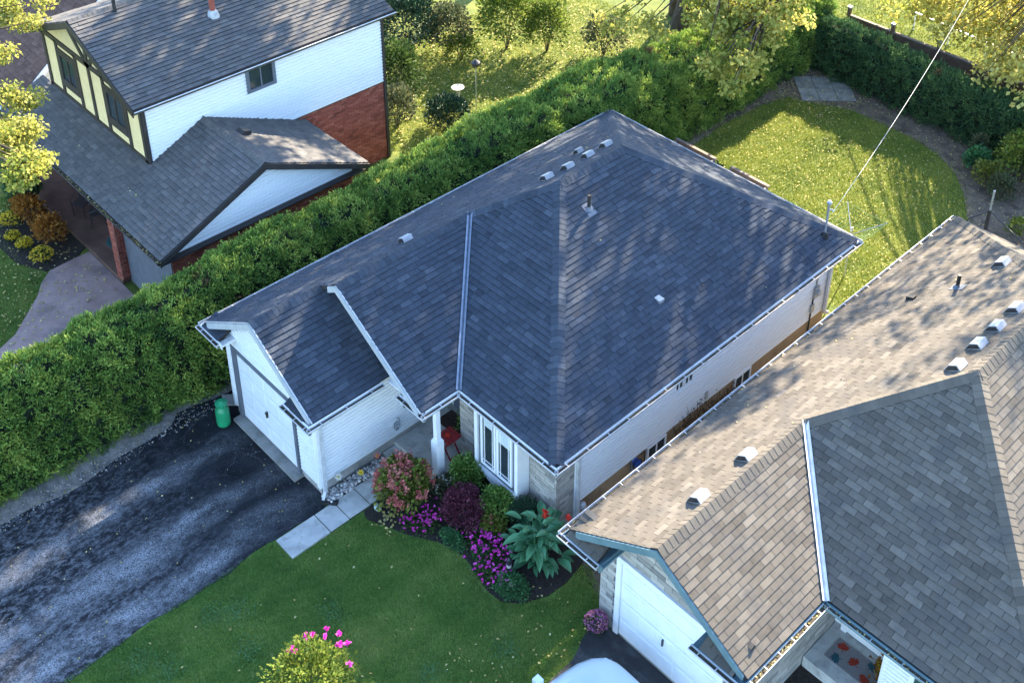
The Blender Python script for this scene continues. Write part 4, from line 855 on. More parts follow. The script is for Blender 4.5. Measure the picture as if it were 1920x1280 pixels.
tree('maple_tree', 'low yellow maple boughs spreading above the hedge corner', (-2.9, 23.4, 0), (-1.6, 22.6, 4.6), (.2, 21.4, 5.0), (2.2, 2.0, .7), 20, 80, .15, 'maple_leaf', 32, .13, hang, .46)
tree('maple_tree', 'leaning second maple added behind the hedge, its unseen crown shaped to shade the drive', (-6.4, 25.4, 0), (-4.6, 22.6, 8), (-4.5, 19.6, 15.0), (4.4, 5.6, 3.8), 112, 90, .25, 'maple_leaf', 33, .24, [], .95)  # added tree: unseen crown shaped to shade the drive and leave the hedge sunlit
tree('maple_tree', 'unseen tall green tree added beyond the brown roofed house to shade the tudor roof', (-14.5, 23.5, 0), (-13.8, 22.5, 7), (-13.4, 23.4, 15.0), (4.7, 5.6, 4.2), 105, 80, .27, 'leaf_green', 36, .3, [], .95)  # added tree, crown out of view, sized for dapples on the tudor roof
gold = []
for k in range(150): gold.append((hr_.uniform(1.6, 9.4), hr_.uniform(27.6, 32), hr_.uniform(2.0, 3.7)))
for k in range(26): gold.append((hr_.uniform(6.4, 9.6), hr_.uniform(25.6, 27.6), hr_.uniform(2.3, 3.2)))
tree('golden_tree', 'open golden yellow tree leaning over the fence and back hedge', (10.6, 30.5, 0), (10.0, 29.6, 4.6), (9.0, 28.8, 12.6), (6.0, 5.2, 3.8), 90, 55, .18, 'maple_leaf_gold', 34, .2, gold, .70)  # upper crown is unseen, positioned to mottle the tan roof with branch shade
lt = []
for (x, y, z_), n, sp in (((-6.2, -1.0, 6.0), 7, .45), ((-4.5, -1.5, 6.0), 5, .35), ((-7.6, -.7, 6.0), 5, .45), ((-4.0, -1.95, 6.0), 3, .25), ((-5.8, -1.6, 6.0), 7, .4), ((-10.0, .1, 6.1), 3, .4), ((-12.0, 1.9, 6.1), 3, .4), ((-12.8, 1.5, 6.0), 4, .5), ((-11.2, 1.6, 6.0), 2, .3)):
    for k in range(n): lt.append((x + hr_.normal() * sp * .7, y + hr_.normal() * sp * .5, z_ + hr_.normal() * sp * .35))
tree('yellow_tree', 'yellow leaved tree hanging over the tudor house porch roof edge', (-11.5, -5.6, 0), (-10.8, -4.6, 5.0), (-13.0, -4.5, 7.0), (2.0, 2.0, 1.6), 14, 190, .10, 'maple_leaf', 35, .18, lt, .42)
# ------------------------------------------------------------------ shrubs and flowers
mat('leaf_box', [(.06, .14, .025), (.14, .26, .05), (.27, .38, .09)], by='tone', scale=4, rough=.6, spec=.3, trans=.2)
mat('leaf_barberry', [(.05, .010, .020), (.11, .024, .045), (.20, .06, .09)], by='tone', scale=4, rough=.6, spec=.3, trans=.15)
mat('leaf_yew', [(.010, .034, .018), (.022, .06, .03), (.045, .095, .045)], by='tone', scale=4, rough=.6, spec=.3)
mat('leaf_canna', [(.03, .12, .05), (.06, .19, .08), (.11, .27, .11)], by='tone', scale=3, rough=.42, spec=.45, trans=.15)
mat('leaf_hydrangea', [(.07, .12, .02), (.16, .19, .03), (.28, .26, .06)], by='tone', scale=3, rough=.65, trans=.25)
mat('petal_rose', [(.30, .07, .06), (.54, .15, .13), (.62, .30, .22)], by='tone', scale=5, rough=.7, trans=.2)
mat('petal_pink', [(.55, .02, .30), (.80, .05, .50), (.85, .18, .62)], by='tone', scale=5, rough=.6, trans=.25)
mat('petal_red', [(.50, .02, .012), (.72, .06, .03)], by='tone', rough=.6, trans=.2)
mat('petal_white', [(.40, .40, .36), (.60, .58, .52)], by='tone', rough=.7, trans=.2)
mat('petal_yellow', [(.45, .30, .02), (.70, .52, .03)], by='tone', rough=.7, trans=.2)
mat('petal_mauve', [(.28, .07, .20), (.42, .14, .28), (.50, .22, .20)], by='tone', rough=.7, trans=.2)
mat('leaf_orange', [(.20, .07, .012), (.36, .15, .025), (.45, .25, .05)], by='tone', scale=3, rough=.7, trans=.3)
mat('leaf_ground', [(.03, .12, .04), (.06, .18, .06), (.10, .24, .08)], by='tone', scale=3, rough=.7, trans=.2)
mat('dry_stem', [(.05, .03, .018), (.12, .075, .04)], by='tone', rough=.9)
mat('leaf_sage', [(.04, .07, .03), (.09, .11, .05), (.16, .15, .07)], by='tone', scale=3, rough=.8, trans=.25)
def shrub(name, label, c, r, n, size, m, cat='shrub', asp=.6, seed=None, inner=.40, lum=.24, group=None, jit=.5, upb=.35, stems=7):
    seed = seed if seed is not None else int(abs(c[0] * 97 + c[1] * 31)) + 3; g = np.random.default_rng(seed)
    root = thing(name, label, cat, (c[0], c[1], 0), group)
    v = unit(g.normal(size=(n, 3))); v[:, 2] = np.where(v[:, 2] < -.55, -v[:, 2], v[:, 2])
    rr = g.uniform(inner ** 2, 1, n) ** .5; rr *= 1 + lum * lump(v * 2.2, 1.6, seed)
    H = r[2]; P = np.stack([c[0] + v[:, 0] * rr * r[0], c[1] + v[:, 1] * rr * r[1], np.maximum(.04, H * .52 + v[:, 2] * rr * H * .52)], 1)
    D = v + np.array([0, 0, upb]) ; tone = np.clip(g.normal(.5, .2, n) + .12 * lump(P, 4, seed), 0, 1)
    stuff(leaf_mesh('foliage', P, size, m, root, D=D, asp=asp, up=.3, jit=jit, tone=tone))
    sm = MB()
    for k in range(stems):
        a = k * 2.4; q = .55
        sm.tube([(c[0] + .03 * math.cos(a), c[1] + .03 * math.sin(a), 0), (c[0] + r[0] * q * .4 * math.cos(a), c[1] + r[1] * q * .4 * math.sin(a), H * .35), (c[0] + r[0] * q * math.cos(a), c[1] + r[1] * q * math.sin(a), H * .7)], [.018, .012, .005], 5)
    stuff(sm.obj('stems', 'bark', root)); return root
def blooms(root, pts, size, m, per=7, spread=.05, name='flower', asp=.8, single=True):
    """each flower head a cluster of petals"""
    for i, pt in enumerate(pts):
        P = np.array(pt)[None] + RNG.normal(size=(per, 3)) * spread * .15
        D = RNG.normal(size=(per, 3)); D[:, 2] = np.abs(D[:, 2]) * .6 + .15
        leaf_mesh(name, P, size, m, root, D=D, asp=asp, up=.6, jit=.2, tone=np.clip(RNG.normal(.5, .2) + RNG.normal(0, .12, per), 0, 1))
def dome(c, r, n, zmin=.15, g=RNG):
    v = unit(g.normal(size=(n, 3))); v[:, 2] = np.abs(v[:, 2]); v[:, 2] = np.maximum(v[:, 2], zmin)
    return [(c[0] + a[0] * r[0], c[1] + a[1] * r[1], r[2] * .52 + a[2] * r[2] * .5) for a in v]
h = shrub('hydrangea', 'large hydrangea with dusty rose flower cones and yellow-green leaves by the walkway', (5.62, 1.68), (.66, .64, 1.22), 2300, .115, 'leaf_hydrangea', asp=.65)
for q in dome((5.62, 1.68), (.66, .64, 1.25), 62):
    P = np.array(q)[None] + RNG.normal(size=(26, 3)) * np.array([.035, .035, .06]); leaf_mesh('flower', P, .055, 'petal_rose', h, asp=.9, up=.4, tone=np.clip(RNG.normal(.5, .2) + RNG.normal(0, .13, 26), 0, 1))
shrub('boxwood', 'rounded bright green shrub below the left end of the bay window', (6.22, 3.0), (.44, .40, .86), 3200, .058, 'leaf_box')
shrub('boxwood', 'rounded bright green shrub below the right end of the bay window', (7.36, 2.92), (.42, .40, .86), 3000, .058, 'leaf_box')
shrub('barberry', 'dark purple rounded barberry shrub in the middle of the bed', (6.92, 2.32), (.52, .50, .92), 4200, .055, 'leaf_barberry', lum=.16)
shrub('yew', 'dark green mounded yew against the stone wall corner', (8.02, 3.22), (.48, .34, .88), 4200, .055, 'leaf_yew', asp=.3)
shrub('yew', 'small low dark green shrub tucked left of the boxwood roots', (6.55, 2.85), (.25, .25, .45), 1000, .05, 'leaf_yew', asp=.4)
# canna: big paddle leaves on stems
cn = thing('canna_lily', 'canna lily clump with big blue-green paddle leaves and red flowers', 'plant', (8.85, 2.85, 0))
for k in range(118):
    a = k * 2.39996 + random.uniform(-.4, .4); lev = (k * 7 % 118) / 118; rr = random.uniform(.05, .48) * (1.15 - .55 * lev); L = random.uniform(.28, .50); w = L * random.uniform(.34, .44); zb = .12 + lev * .98 + random.uniform(-.08, .08)
    d = Vector((math.cos(a), math.sin(a), 0)); s_ = Vector((-d.y, d.x, 0)); o = Vector((8.85 + random.gauss(0, .12), 2.85 + random.gauss(0, .12), zb)) + d * rr; el = random.uniform(-.15, .95)
    mb = MB(); tn = random.gauss(.5, .2); prev = None
    for i in range(7):
        t = i / 6; wv = w * math.sin(math.pi * min(1, .12 + t * .88)) ** .8 if i < 6 else .002
        cpt = o + d * L * t * math.cos(el) + Vector((0, 0, L * (t * math.sin(el) + .25 * t - .55 * t * t)))
        row = (cpt - s_ * wv / 2 + Vector((0, 0, wv * .22)), cpt, cpt + s_ * wv / 2 + Vector((0, 0, wv * .22)))
        if prev: mb.poly([prev[0], prev[1], row[1], row[0]], tn); mb.poly([prev[1], prev[2], row[2], row[1]], tn)
        prev = row
    mb.obj('leaf', 'leaf_canna', cn, True)
for k in range(7):
    a = k * 2.4; MB().tube([(8.85 + .1 * math.cos(a), 2.85 + .1 * math.sin(a), 0), (8.85 + .2 * math.cos(a), 2.85 + .2 * math.sin(a), .75), (8.85 + .22 * math.cos(a), 2.85 + .22 * math.sin(a), 1.2)], [.02, .015, .008], 6).obj('stem', 'leaf_canna', cn)
blooms(cn, [(8.75, 3.05, 1.28), (9.15, 3.35, 1.22), (8.78, 3.02, 1.22)], .10, 'petal_red', 8)
# bedding flowers
for lab, spots in (('magenta impatiens in front of the hydrangea', [(6.28, 1.62), (6.18, 1.42), (6.42, 1.78), (6.50, 1.58)]), ('magenta impatiens drift curving along the lawn edge below the barberry', [(7.42, 2.22), (7.65, 2.05), (7.72, 2.40), (7.95, 2.28), (8.05, 1.98), (8.22, 1.80), (8.42, 1.95), (8.30, 2.2), (8.55, 1.80)])):
    x0 = sum(a for a, b in spots) / len(spots); y0 = sum(b for a, b in spots) / len(spots)
    root = thing('impatiens', lab, 'flowers', (x0, y0, 0)); P = []; F_ = []
    for a, b in spots:
        v = RNG.normal(size=(150, 3)) * np.array([.14, .14, .06]); P.append(np.array([a, b, .14]) + v)
        F_ += [(a + RNG.normal() * .15, b + RNG.normal() * .15, .24 + RNG.normal() * .035) for _ in range(15)]
    P = np.concatenate(P); P[:, 2] = np.maximum(.03, P[:, 2]); stuff(leaf_mesh('foliage', P, .075, 'leaf_green', root, up=.5)); blooms(root, F_, .045, 'petal_pink', 5, .015, asp=1.0)
shrub('ground_cover', 'low bright green ground cover mat between the purple shrub and lawn', (7.15, 1.80), (.36, .20, .20), 1300, .045, 'leaf_ground', 'plant', stems=0 or 1)
shrub('ground_cover', 'low green ground cover mound at the rounded end of the bed', (8.98, 1.90), (.42, .34, .30), 1900, .05, 'leaf_ground', 'plant', stems=1)
shrub('ground_cover', 'small green ground cover tuft among the magenta flowers', (7.88, 2.02), (.22, .2, .18), 700, .045, 'leaf_ground', 'plant', stems=1)
mx_ = shrub('coleus', 'small mixed pinkish and olive plant in front of the right boxwood', (7.58, 2.62), (.26, .24, .5), 700, .085, 'leaf_hydrangea', 'plant'); blooms(mx_, dome((7.58, 2.62), (.2, .2, .55), 7), .05, 'petal_rose', 7)
asb = shrub('astilbe', 'grey-green plant with pale plumes beside the porch', (6.02, 2.55), (.28, .30, .42), 600, .09, 'leaf_sage', 'plant')
for k in range(9):
    a, b = 6.02 + RNG.normal() * .17, 2.55 + RNG.normal() * .17; P = np.array([a, b, .5]) + RNG.normal(size=(26, 3)) * np.array([.018, .018, .07]); leaf_mesh('plume', P, .035, 'petal_white', asb, up=.2)
m_ = shrub('bottom_shrub', 'sunlit yellow-green rose of sharon with magenta blooms on the front lawn', (8.35, -2.75), (.78, .80, 1.75), 3600, .085, 'leaf_lime', lum=.22)
m_.name = 'rose_of_sharon'
blooms(m_, [(7.75, -2.35, 1.35), (8.0, -2.05, 1.5), (8.25, -1.95, 1.55), (8.45, -1.9, 1.4), (8.5, -2.1, 1.62), (7.95, -2.75, 1.55), (8.7, -2.05, 1.2), (8.1, -2.4, 1.78), (7.7, -2.7, 1.2), (8.3, -2.3, 1.8)], .085, 'petal_pink', 9)
mm = thing('potted_mum', 'mauve and pink mum in a dark pot beside the stone garage wall', 'flowers', (10.86, 2.50, 0))
MB().lathe((10.86, 2.50, 0), [(.11, 0), (.14, .18), (.155, .2), (.13, .2)], 16).obj('pot', 'metal_dark', mm, True)
P = np.array(dome((10.86, 2.50), (.24, .24, .5), 420)); stuff(leaf_mesh('foliage', P - np.array([0, 0, .04]), .05, 'leaf_green', mm)); stuff(leaf_mesh('flowers', P + np.array([0, 0, .01]), .042, 'petal_mauve', mm, up=.6, asp=.9))
# tudor house border
for i, (x, y, r_, h_) in enumerate(((-10.6, .05, .50, .95), (-9.25, .10, .55, .85))):
    shrub('smoke_bush', ('orange leaved shrub beside the dark cedar at the porch', 'orange leaved shrub at the corner of the porch slab')[i], (x, y), (r_, r_ * .8, h_), 900, .12, 'leaf_orange', inner=.3)
for x, y, r_, lab in ((-10.75, -.45, .32, 'largest yellow mum at the far end of the tudor house border'), (-10.05, -.72, .20, 'small yellow-green mum second along the tudor house border edge'), (-9.45, -.62, .22, 'small yellow-green mum third along the tudor house border edge'), (-8.45, -.52, .32, 'golden mum closest to the stamped path')):
    q = shrub('mum', lab, (x, y), (r_, r_, r_ * 1.4), 500, .06, 'leaf_green', 'flowers'); stuff(leaf_mesh('flowers', np.array(dome((x, y), (r_, r_, r_ * 1.5), 330)), .06, 'petal_yellow', q, up=.6, asp=.9))
shrub('cedar', 'dark green bushy cedar at the end of the tudor house porch', (-11.3, .25), (.62, .55, 1.9), 4200, .10, 'cedar_leaf_dark')
struct(MB().prism([(x, y, -.05) for x, y in [(-11.5, .68), (-11.6, -.75), (-10.2, -1.15), (-8.9, -1.1), (-8.0, -.62), (-7.95, .2), (-8.3, .68)]], (0, 0, .06)).obj('flower_border', 'soil'))
pth = [(-8.0, .2), (-7.95, -.55), (-7.6, -.95), (-7.1, -1.3), (-6.5, -1.9), (-6.0, -2.4), (-5.6, -3.2), (-5.5, -5), (-5.4, -9), (-2.6, -9), (-2.6, .7), (-8.0, .68)]
struct(MB().prism([(x, y, -.05) for x, y in pth], (0, 0, .062)).obj('stamped_path', 'stamped_path'))
# tudor garden shrubs (behind the house)
for x, y, rx, h_, n, m, sz, lab in ((-8.6, 12.6, .95, 2.3, 3600, 'leaf_green', .12, 'green bushy shrub against the back corner of the tudor house'), (-7.3, 11.6, .75, 1.5, 1800, 'leaf_sage', .12, 'olive spindly shrub by the brick corner of the tudor house'), (-6.1, 12.9, .85, 1.1, 3200, 'leaf_yew', .10, 'dark blue-green low shrub next to the bird bath'), (-11.2, 15.0, 1.5, 2.6, 3600, 'leaf_yew', .14, 'large dark conifer-like bush at the garden back'), (-10.2, 16.4, 1.0, 1.9, 2400, 'leaf_sage', .13, 'olive bush with twiggy branches in the garden back'), (-8.9, 18.2, 1.25, 2.8, 3800, 'leaf_lime', .14, 'tall lime green bush lit by sun at the garden back'), (-7.7, 19.2, .9, 2.2, 2600, 'leaf_lime', .13, 'smaller lime yellow bush next to the tall lime bush'), (-9.4, 16.3, .7, 1.0, 1000, 'leaf_lime', .11, 'thin yellow-green low bush in front of the garden back bushes'), (-13.2, 16.6, 1.6, 3.2, 3400, 'leaf_green', .16, 'tall dark green bush behind the tudor roof'), (-6.0, 20.6, .9, 1.6, 1500, 'leaf_sage', .13, 'olive bush under the maple trunk')):
    shrub('garden_bush', lab, (x, y), (rx, rx * .9, h_), n, sz, m, lum=.22)
# back garden border of the bungalow
for x, y, rx, h_, n, m, sz, lab in ((9.2, 24.4, 1.0, 1.9, 2800, 'leaf_lime', .12, 'sunlit yellow-green bush at the right end of the back hedge'), (7.75, 23.9, .42, .7, 700, 'leaf_ground', .13, 'broad leaved green plant on the soil margin'), (8.45, 23.3, .50, .8, 900, 'leaf_hydrangea', .10, 'pinkish yellow plant in the sunny back border'), (9.1, 22.9, .45, .8, 900, 'leaf_sage', .10, 'olive seedy plant in the sunny back border'), (7.4, 24.6, .3, .9, 300, 'leaf_sage', .10, 'thin stalky plant before the back hedge'), (10.4, 21.6, .4, .5, 500, 'leaf_lime', .09, 'small yellow-green plant behind the tan roof')):
    shrub('border_plant', lab, (x, y), (rx, rx, h_), n, sz, m, 'plant', lum=.22)
# dry weeds against the side wall
for i, (y, h_) in enumerate(((7.55, .5), (7.9, .75), (8.25, .8), (8.6, .7), (9.0, .62), (9.4, .5), (9.75, .45))):
    sh_ = thing('dry_weed', 'dead brown weed stalks against the tan foundation between the basement windows', 'plant', (8.78, y, 0), 'dry weeds along the side wall'); w_ = MB()
    for k in range(9):
        a, b = random.gauss(0, .07), random.gauss(0, .12); w_.tube([(8.78, y, 0), (8.76 + a * .4, y + b * .6, h_ * .6), (8.72 + a, y + b, h_ * random.uniform(.8, 1.15))], [.010, .008, .004], 4)
    stuff(w_.obj('stems', 'dry_stem', sh_)); P = np.array([8.74, y, h_ * .55]) + RNG.normal(size=(60, 3)) * np.array([.05, .13, h_ * .22]); P[:, 2] = np.maximum(P[:, 2], .02); P[:, 0] = np.maximum(P[:, 0], 8.62); stuff(leaf_mesh('leaves', P, .07, 'dry_stem', sh_))
# ------------------------------------------------------------------ grass, litter, stones
def in_poly(x, y, poly):
    r = np.zeros(len(x), bool); n = len(poly); j = n - 1
    for i in range(n):
        xi, yi = poly[i]; xj, yj = poly[j]; c = ((yi > y) != (yj > y)) & (x < (xj - xi) * (y - yi) / (yj - yi + 1e-9) + xi); r ^= c; j = i
    return r
def scatter(n, x0, x1, y0, y1, keep=None, drop=()):
    x = RNG.uniform(x0, x1, n); y = RNG.uniform(y0, y1, n); k = np.ones(n, bool)
    if keep is not None: k &= in_poly(x, y, keep)
    for d in drop: k &= ~in_poly(x, y, d)
    return np.stack([x[k], y[k]], 1)
def blades(name, XY, h, w, m, z=-.012, lean=.7, jit=0.0):
    n = len(XY); XY = XY + RNG.normal(size=XY.shape) * jit; P = np.concatenate([XY, np.full((n, 1), z)], 1); a = RNG.uniform(0, 6.283, n); d = np.stack([np.cos(a), np.sin(a), np.zeros(n)], 1); b = np.stack([-np.sin(a), np.cos(a), np.zeros(n)], 1)
    hh = (h * RNG.uniform(.5, 1.3, n))[:, None]; V = np.empty((n, 3, 3)); V[:, 0] = P - b * w; V[:, 1] = P + b * w; V[:, 2] = P + d * hh * lean * RNG.uniform(.3, 1.3, (n, 1)) + np.array([0, 0, 1]) * hh
    tone = np.clip(.47 + .26 * lump(P, .9, 3) + .20 * lump(P, 3.5, 4) + RNG.normal(0, .18, n), 0, 1)
    return stuff(nmesh(name, V.reshape(-1, 3), np.arange(n * 3).reshape(n, 3), m, None, tone))
lawn_poly = [(4.36, -6.5), (10.98, -6.5), (10.98, 1.7), (10.74, 2.3), (10.66, 2.8), (10.4, 3.2), (9.6, 3.6), (9.65, 2.4), (9.2, 1.6), (8.6, 1.46), (7.6, 1.68), (6.9, 1.5), (6.3, 1.12), (5.8, .95), (5.15, .75), (5.09, -1.04), (4.40, -1.04)]
b_ = blades('grass', scatter(330000, 4.4, 11, -6.5, 3.6, lawn_poly), .045, .0065, 'grass_blade', jit=.022); b_['label'] = 'short shaded green grass of the front lawn'; b_['category'] = 'grass'
cl = np.concatenate([np.array([a, b]) + RNG.normal(size=(260, 2)) * .17 for a, b in ((5.4, -2.6), (5.1, -3.0), (6.3, -2.9), (5.6, -4.3), (5.0, -4.6), (6.8, -1.2), (9.9, .9), (9.2, -.6))])
o = leaf_mesh('clover', np.concatenate([cl, np.full((len(cl), 1), .012)], 1), .035, 'clover', None, up=.8, asp=.9); stuff(o); o['label'] = 'blue-green clover patches in the front lawn'; o['category'] = 'clover'
back_poly = [(.40, 16.0), (.45, 18.4), (.30, 20.0), (.45, 22.1), (.75, 23.2), (1.6, 23.5), (2.8, 24.1), (5.3, 24.05), (6.4, 23.8), (7.4, 23.2), (8.2, 22.3), (9.0, 21.1), (10.5, 19.8), (10.6, 14.2), (8.6, 12.8), (8.8, 14.8), (.4, 14.8)]
b_ = blades('grass', scatter(150000, .2, 10.6, 12.8, 24.2, back_poly), .055, .010, 'grass_blade_sun', -.02, jit=.17); b_['label'] = 'sunny yellow-green grass of the back lawn'; b_['category'] = 'grass'
b_ = blades('grass', scatter(60000, -12, -3.0, 10.6, 24), .06, .012, 'grass_blade_sun', -.02); b_['label'] = 'patchy grass of the garden behind the tudor house'; b_['category'] = 'grass'
b_ = blades('grass', scatter(60000, -12.5, -5.4, -5, .6, None, [pth, [(-11.6, .7), (-11.6, -.8), (-8, -1), (-8, .7)]]), .045, .009, 'grass_blade', -.02); b_['label'] = 'shaded grass in front of the tudor house'; b_['category'] = 'grass'
b_ = blades('grass', scatter(70000, -3, 14, 28.0, 37), .07, .014, 'grass_blade_sun', -.008); b_['label'] = 'bright grass beyond the back fence'; b_['category'] = 'grass'
def litter(lab, XY, z, size):
    P = np.concatenate([XY, np.full((len(XY), 1), z) + RNG.uniform(0, .02, (len(XY), 1))], 1); D = RNG.normal(size=P.shape); D[:, 2] *= .15
    o = stuff(leaf_mesh('fallen_leaves', P, size, 'leaf_litter', None, D=D, up=.9, jit=.1, asp=.7)); o['label'] = lab; o['category'] = 'leaves'
litter('yellow fallen leaves strewn over the back lawn and soil margin', np.concatenate([scatter(2600, .2, 10.4, 14.6, 25.4), scatter(700, 0, 3, 22.5, 26)]), .02, .055)
litter('fallen leaves scattered in the garden behind the tudor house', scatter(2600, -12, -3.2, 10.8, 23), .02, .085)
litter('pale fallen leaves on the grass in front of the tudor house', scatter(900, -12, -5.6, -5, .5), .03, .075)
litter('few fallen leaves on the front lawn', np.concatenate([scatter(70, 4.6, 10.8, -5.5, 1.5), scatter(70, 9.2, 10.9, -.6, 2.6)]), .02, .06)
litter('sparse fallen leaves on the drive and gravel strip', np.concatenate([scatter(70, .1, 4.2, -6, .3), scatter(60, -.4, .1, -6, .8)]), .012, .05)
litter('fallen leaves at the bed edge below the hydrangea', np.array([5.75, 1.12]) + RNG.normal(size=(40, 2)) * .16, .03, .08)
rl = []
for k in range(10):
    x = random.uniform(5.6, 8.8); y = random.uniform(6, 12); rl.append((x, y, zr(W)(x, y) + .02))
for k in range(9):
    x = random.uniform(.4, 3.2); y = random.uniform(4, 13); rl.append((x, y, zl(x, y) + .02))
for k in range(26):
    x = random.uniform(10.5, 13.6); y = random.uniform(3, 15); rl.append((x, y, bl(x, y) + .02))
for k in range(7):
    x = random.uniform(-12, -5); rl.append((x, 1.3, fa(x, 1.3) + .02))
o = stuff(leaf_mesh('fallen_leaves', np.array(rl), .06, 'leaf_litter', None, up=.8, asp=.7)); o['label'] = 'single yellow leaves lying on the shingle roofs'; o['category'] = 'leaves'
mat('pebble', [(.10, .10, .105), (.33, .31, .29), (.60, .58, .55)], by='tone', scale=9, rough=.7, spec=.4)
def pebbles(XY, z, s0, s1, lab, tm=.52):
    V = []; F = []; T = []; k = 0
    ico = [(0, 0, 1), (.9, 0, .3), (.28, .85, .3), (-.73, .53, .3), (-.73, -.53, .3), (.28, -.85, .3), (.6, .5, -.5), (-.5, .6, -.5), (-.5, -.6, -.5), (.6, -.5, -.5)]
    fc = [(0, 1, 2), (0, 2, 3), (0, 3, 4), (0, 4, 5), (0, 5, 1), (1, 6, 2), (2, 6, 7), (2, 7, 3), (3, 7, 8), (3, 8, 4), (4, 8, 9), (4, 9, 5), (5, 9, 6), (5, 6, 1)]
    for x, y in XY:
        s = random.uniform(s0, s1); a = random.uniform(0, 6.28); sx, sy, sz = s * random.uniform(.8, 1.4), s * random.uniform(.6, 1), s * random.uniform(.5, .8); zz_ = z + random.uniform(0, .04)
        for q in ico:
            u, v = q[0] * sx, q[1] * sy; V.append((x + u * math.cos(a) - v * math.sin(a), y + u * math.sin(a) + v * math.cos(a), zz_ + q[2] * sz))
        F += [tuple(i + k for i in f) for f in fc]; t = min(1, max(0, random.gauss(tm, .25))); T += [t] * len(fc); k += len(ico)
    o = stuff(nmesh('river_stones', V, F, 'pebble', None, T, True)); o['label'] = lab; o['category'] = 'stones'
pebbles(scatter(620, 4.14, 4.45, .40, 2.42), .03, .030, .062, 'white and grey river stones along the garage side wall')
pebbles(scatter(900, -.45, .1, -6.5, .9), -.004, .008, .028, 'small loose gravel on the strip below the cedar hedge', .22)
pebbles(scatter(260, .2, 4.2, -6.5, .2), .006, .005, .012, 'grit scattered over the asphalt drive', .4)
# ------------------------------------------------------------------ small things
mat('green_paint', [(.012, .22, .09), (.018, .29, .125)], scale=4, rough=.4, spec=.5)
mat('red_paint', [(.20, .012, .016), (.30, .022, .026)], scale=5, rough=.5, spec=.4)
mat('mat_brown', [(.035, .022, .016), (.06, .04, .03)], scale=30, rough=1, bump=.6, bscale=120)
mat('mat_grey', [(.16, .15, .15), (.22, .205, .20)], scale=30, rough=1)
mat('maple_red', [(.20, .02, .012), (.30, .04, .02)], scale=20, rough=1); mat('maple_teal', [(.015, .06, .075), (.03, .09, .105)], scale=20, rough=1)
mat('wood_grey', [(.16, .125, .10), (.28, .225, .18)], scale=4, rough=.9, stretch=(1, 1, 6), bump=.3)
mat('wood_brown', [(.10, .06, .04), (.18, .115, .075)], scale=4, rough=.85, bump=.3)
mat('glass_ball', [(.20, .26, .24), (.34, .40, .37)], scale=6, rough=.15, spec=.8)
mat('blue_plastic', [(.02, .06, .25), (.03, .10, .36)], scale=4, rough=.4)
mat('car_white', [(.62, .70, .76), (.70, .77, .82)], scale=1, rough=.12, spec=.7)
mat('rubber', [(.012, .012, .012), (.02, .02, .02)], rough=.8); mat('alloy', [(.4, .4, .42), (.5, .5, .52)], rough=.3, metal=.7)
mk = thing('milk_can', 'bright green painted milk can standing beside the garage door', 'milk can', (.62, -.02, 0))
MB().lathe((.62, -.02, .005), [(.15, 0), (.165, .02), (.17, .08), (.17, .44), (.16, .49), (.12, .55), (.105, .58), (.105, .64)], 24).obj('body', 'green_paint', mk, True)
MB().lathe((.62, -.02, .645), [(.135, -.01), (.15, .01), (.15, .05), (.10, .06), (.06, .07), (.05, .10), (.02, .105)], 24).obj('lid', 'green_paint', mk, True)
for s_ in (-1, 1): MB().tube([(.62 + s_ * .10, -.02, .62), (.62 + s_ * .19, -.02, .60), (.62 + s_ * .20, -.02, .52), (.62 + s_ * .155, -.02, .46)], .012, 6).obj('handle', 'green_paint', mk)
tag(MB().prism([(-.22, .42, 0), (.10, .30, 0), (.42, .62, 0), (.10, .85, 0)], (0, 0, .05)).obj('paving_slab', 'concrete_old'), 'single loose concrete slab behind the green milk can', 'slab')
# red folding bistro table on the porch
ft = thing('folding_table', 'small red slatted folding table with crossed legs on the porch', 'table', (5.42, 3.22, .21)); tx, ty, tz = 5.30, 3.28, .21
for k in range(5): MB().box(tx - .21, tx + .21, ty - .21 + k * .087, ty - .21 + k * .087 + .07, tz + .56, tz + .585).obj('slat', 'red_paint', ft)
for s_ in (-1, 1):
    MB().bar((tx - .20, ty + s_ * .18, tz), (tx + .20, ty + s_ * .18, tz + .555), .03, .03).obj('leg', 'red_paint', ft); MB().bar((tx + .20, ty + s_ * .145, tz), (tx - .20, ty + s_ * .145, tz + .555), .03, .03).obj('leg', 'red_paint', ft)
    MB().bar((tx + s_ * .20, ty - .17, tz + .04), (tx + s_ * .20, ty + .17, tz + .04), .025, .025).obj('stretcher', 'red_paint', ft); MB().bar((tx + s_ * .15, ty - .2, tz + .545), (tx + s_ * .15, ty + .2, tz + .545), .03, .025).obj('rail', 'red_paint', ft)
tag(MB().lathe((tx, ty - .04, tz + .586), [(.045, 0), (.06, .05), (.02, .06)], 14).obj('red_dish', 'petal_red'), 'little red dish on the folding table', 'dish')
pl = thing('planter', 'dark planter of green foliage by the entry behind the folding table', 'planter', (5.08, 3.95, .21))
MB().lathe((5.08, 3.95, .21), [(.10, 0), (.12, .25), (.15, .32), (.12, .32)], 16).obj('pot', 'metal_dark', pl, True); stuff(leaf_mesh('foliage', np.array([5.08, 3.95, .60]) + RNG.normal(size=(260, 3)) * np.array([.10, .10, .10]), .08, 'leaf_box', pl)); blooms(pl, [(5.02, 3.85, .75), (5.15, 3.98, .72)], .04, 'petal_yellow')
tag(MB().box(4.28, 5.02, 3.72, 4.22, .212, .226).obj('door_mat', 'mat_brown'), 'dark brown door mat at the bungalow entry', 'mat')
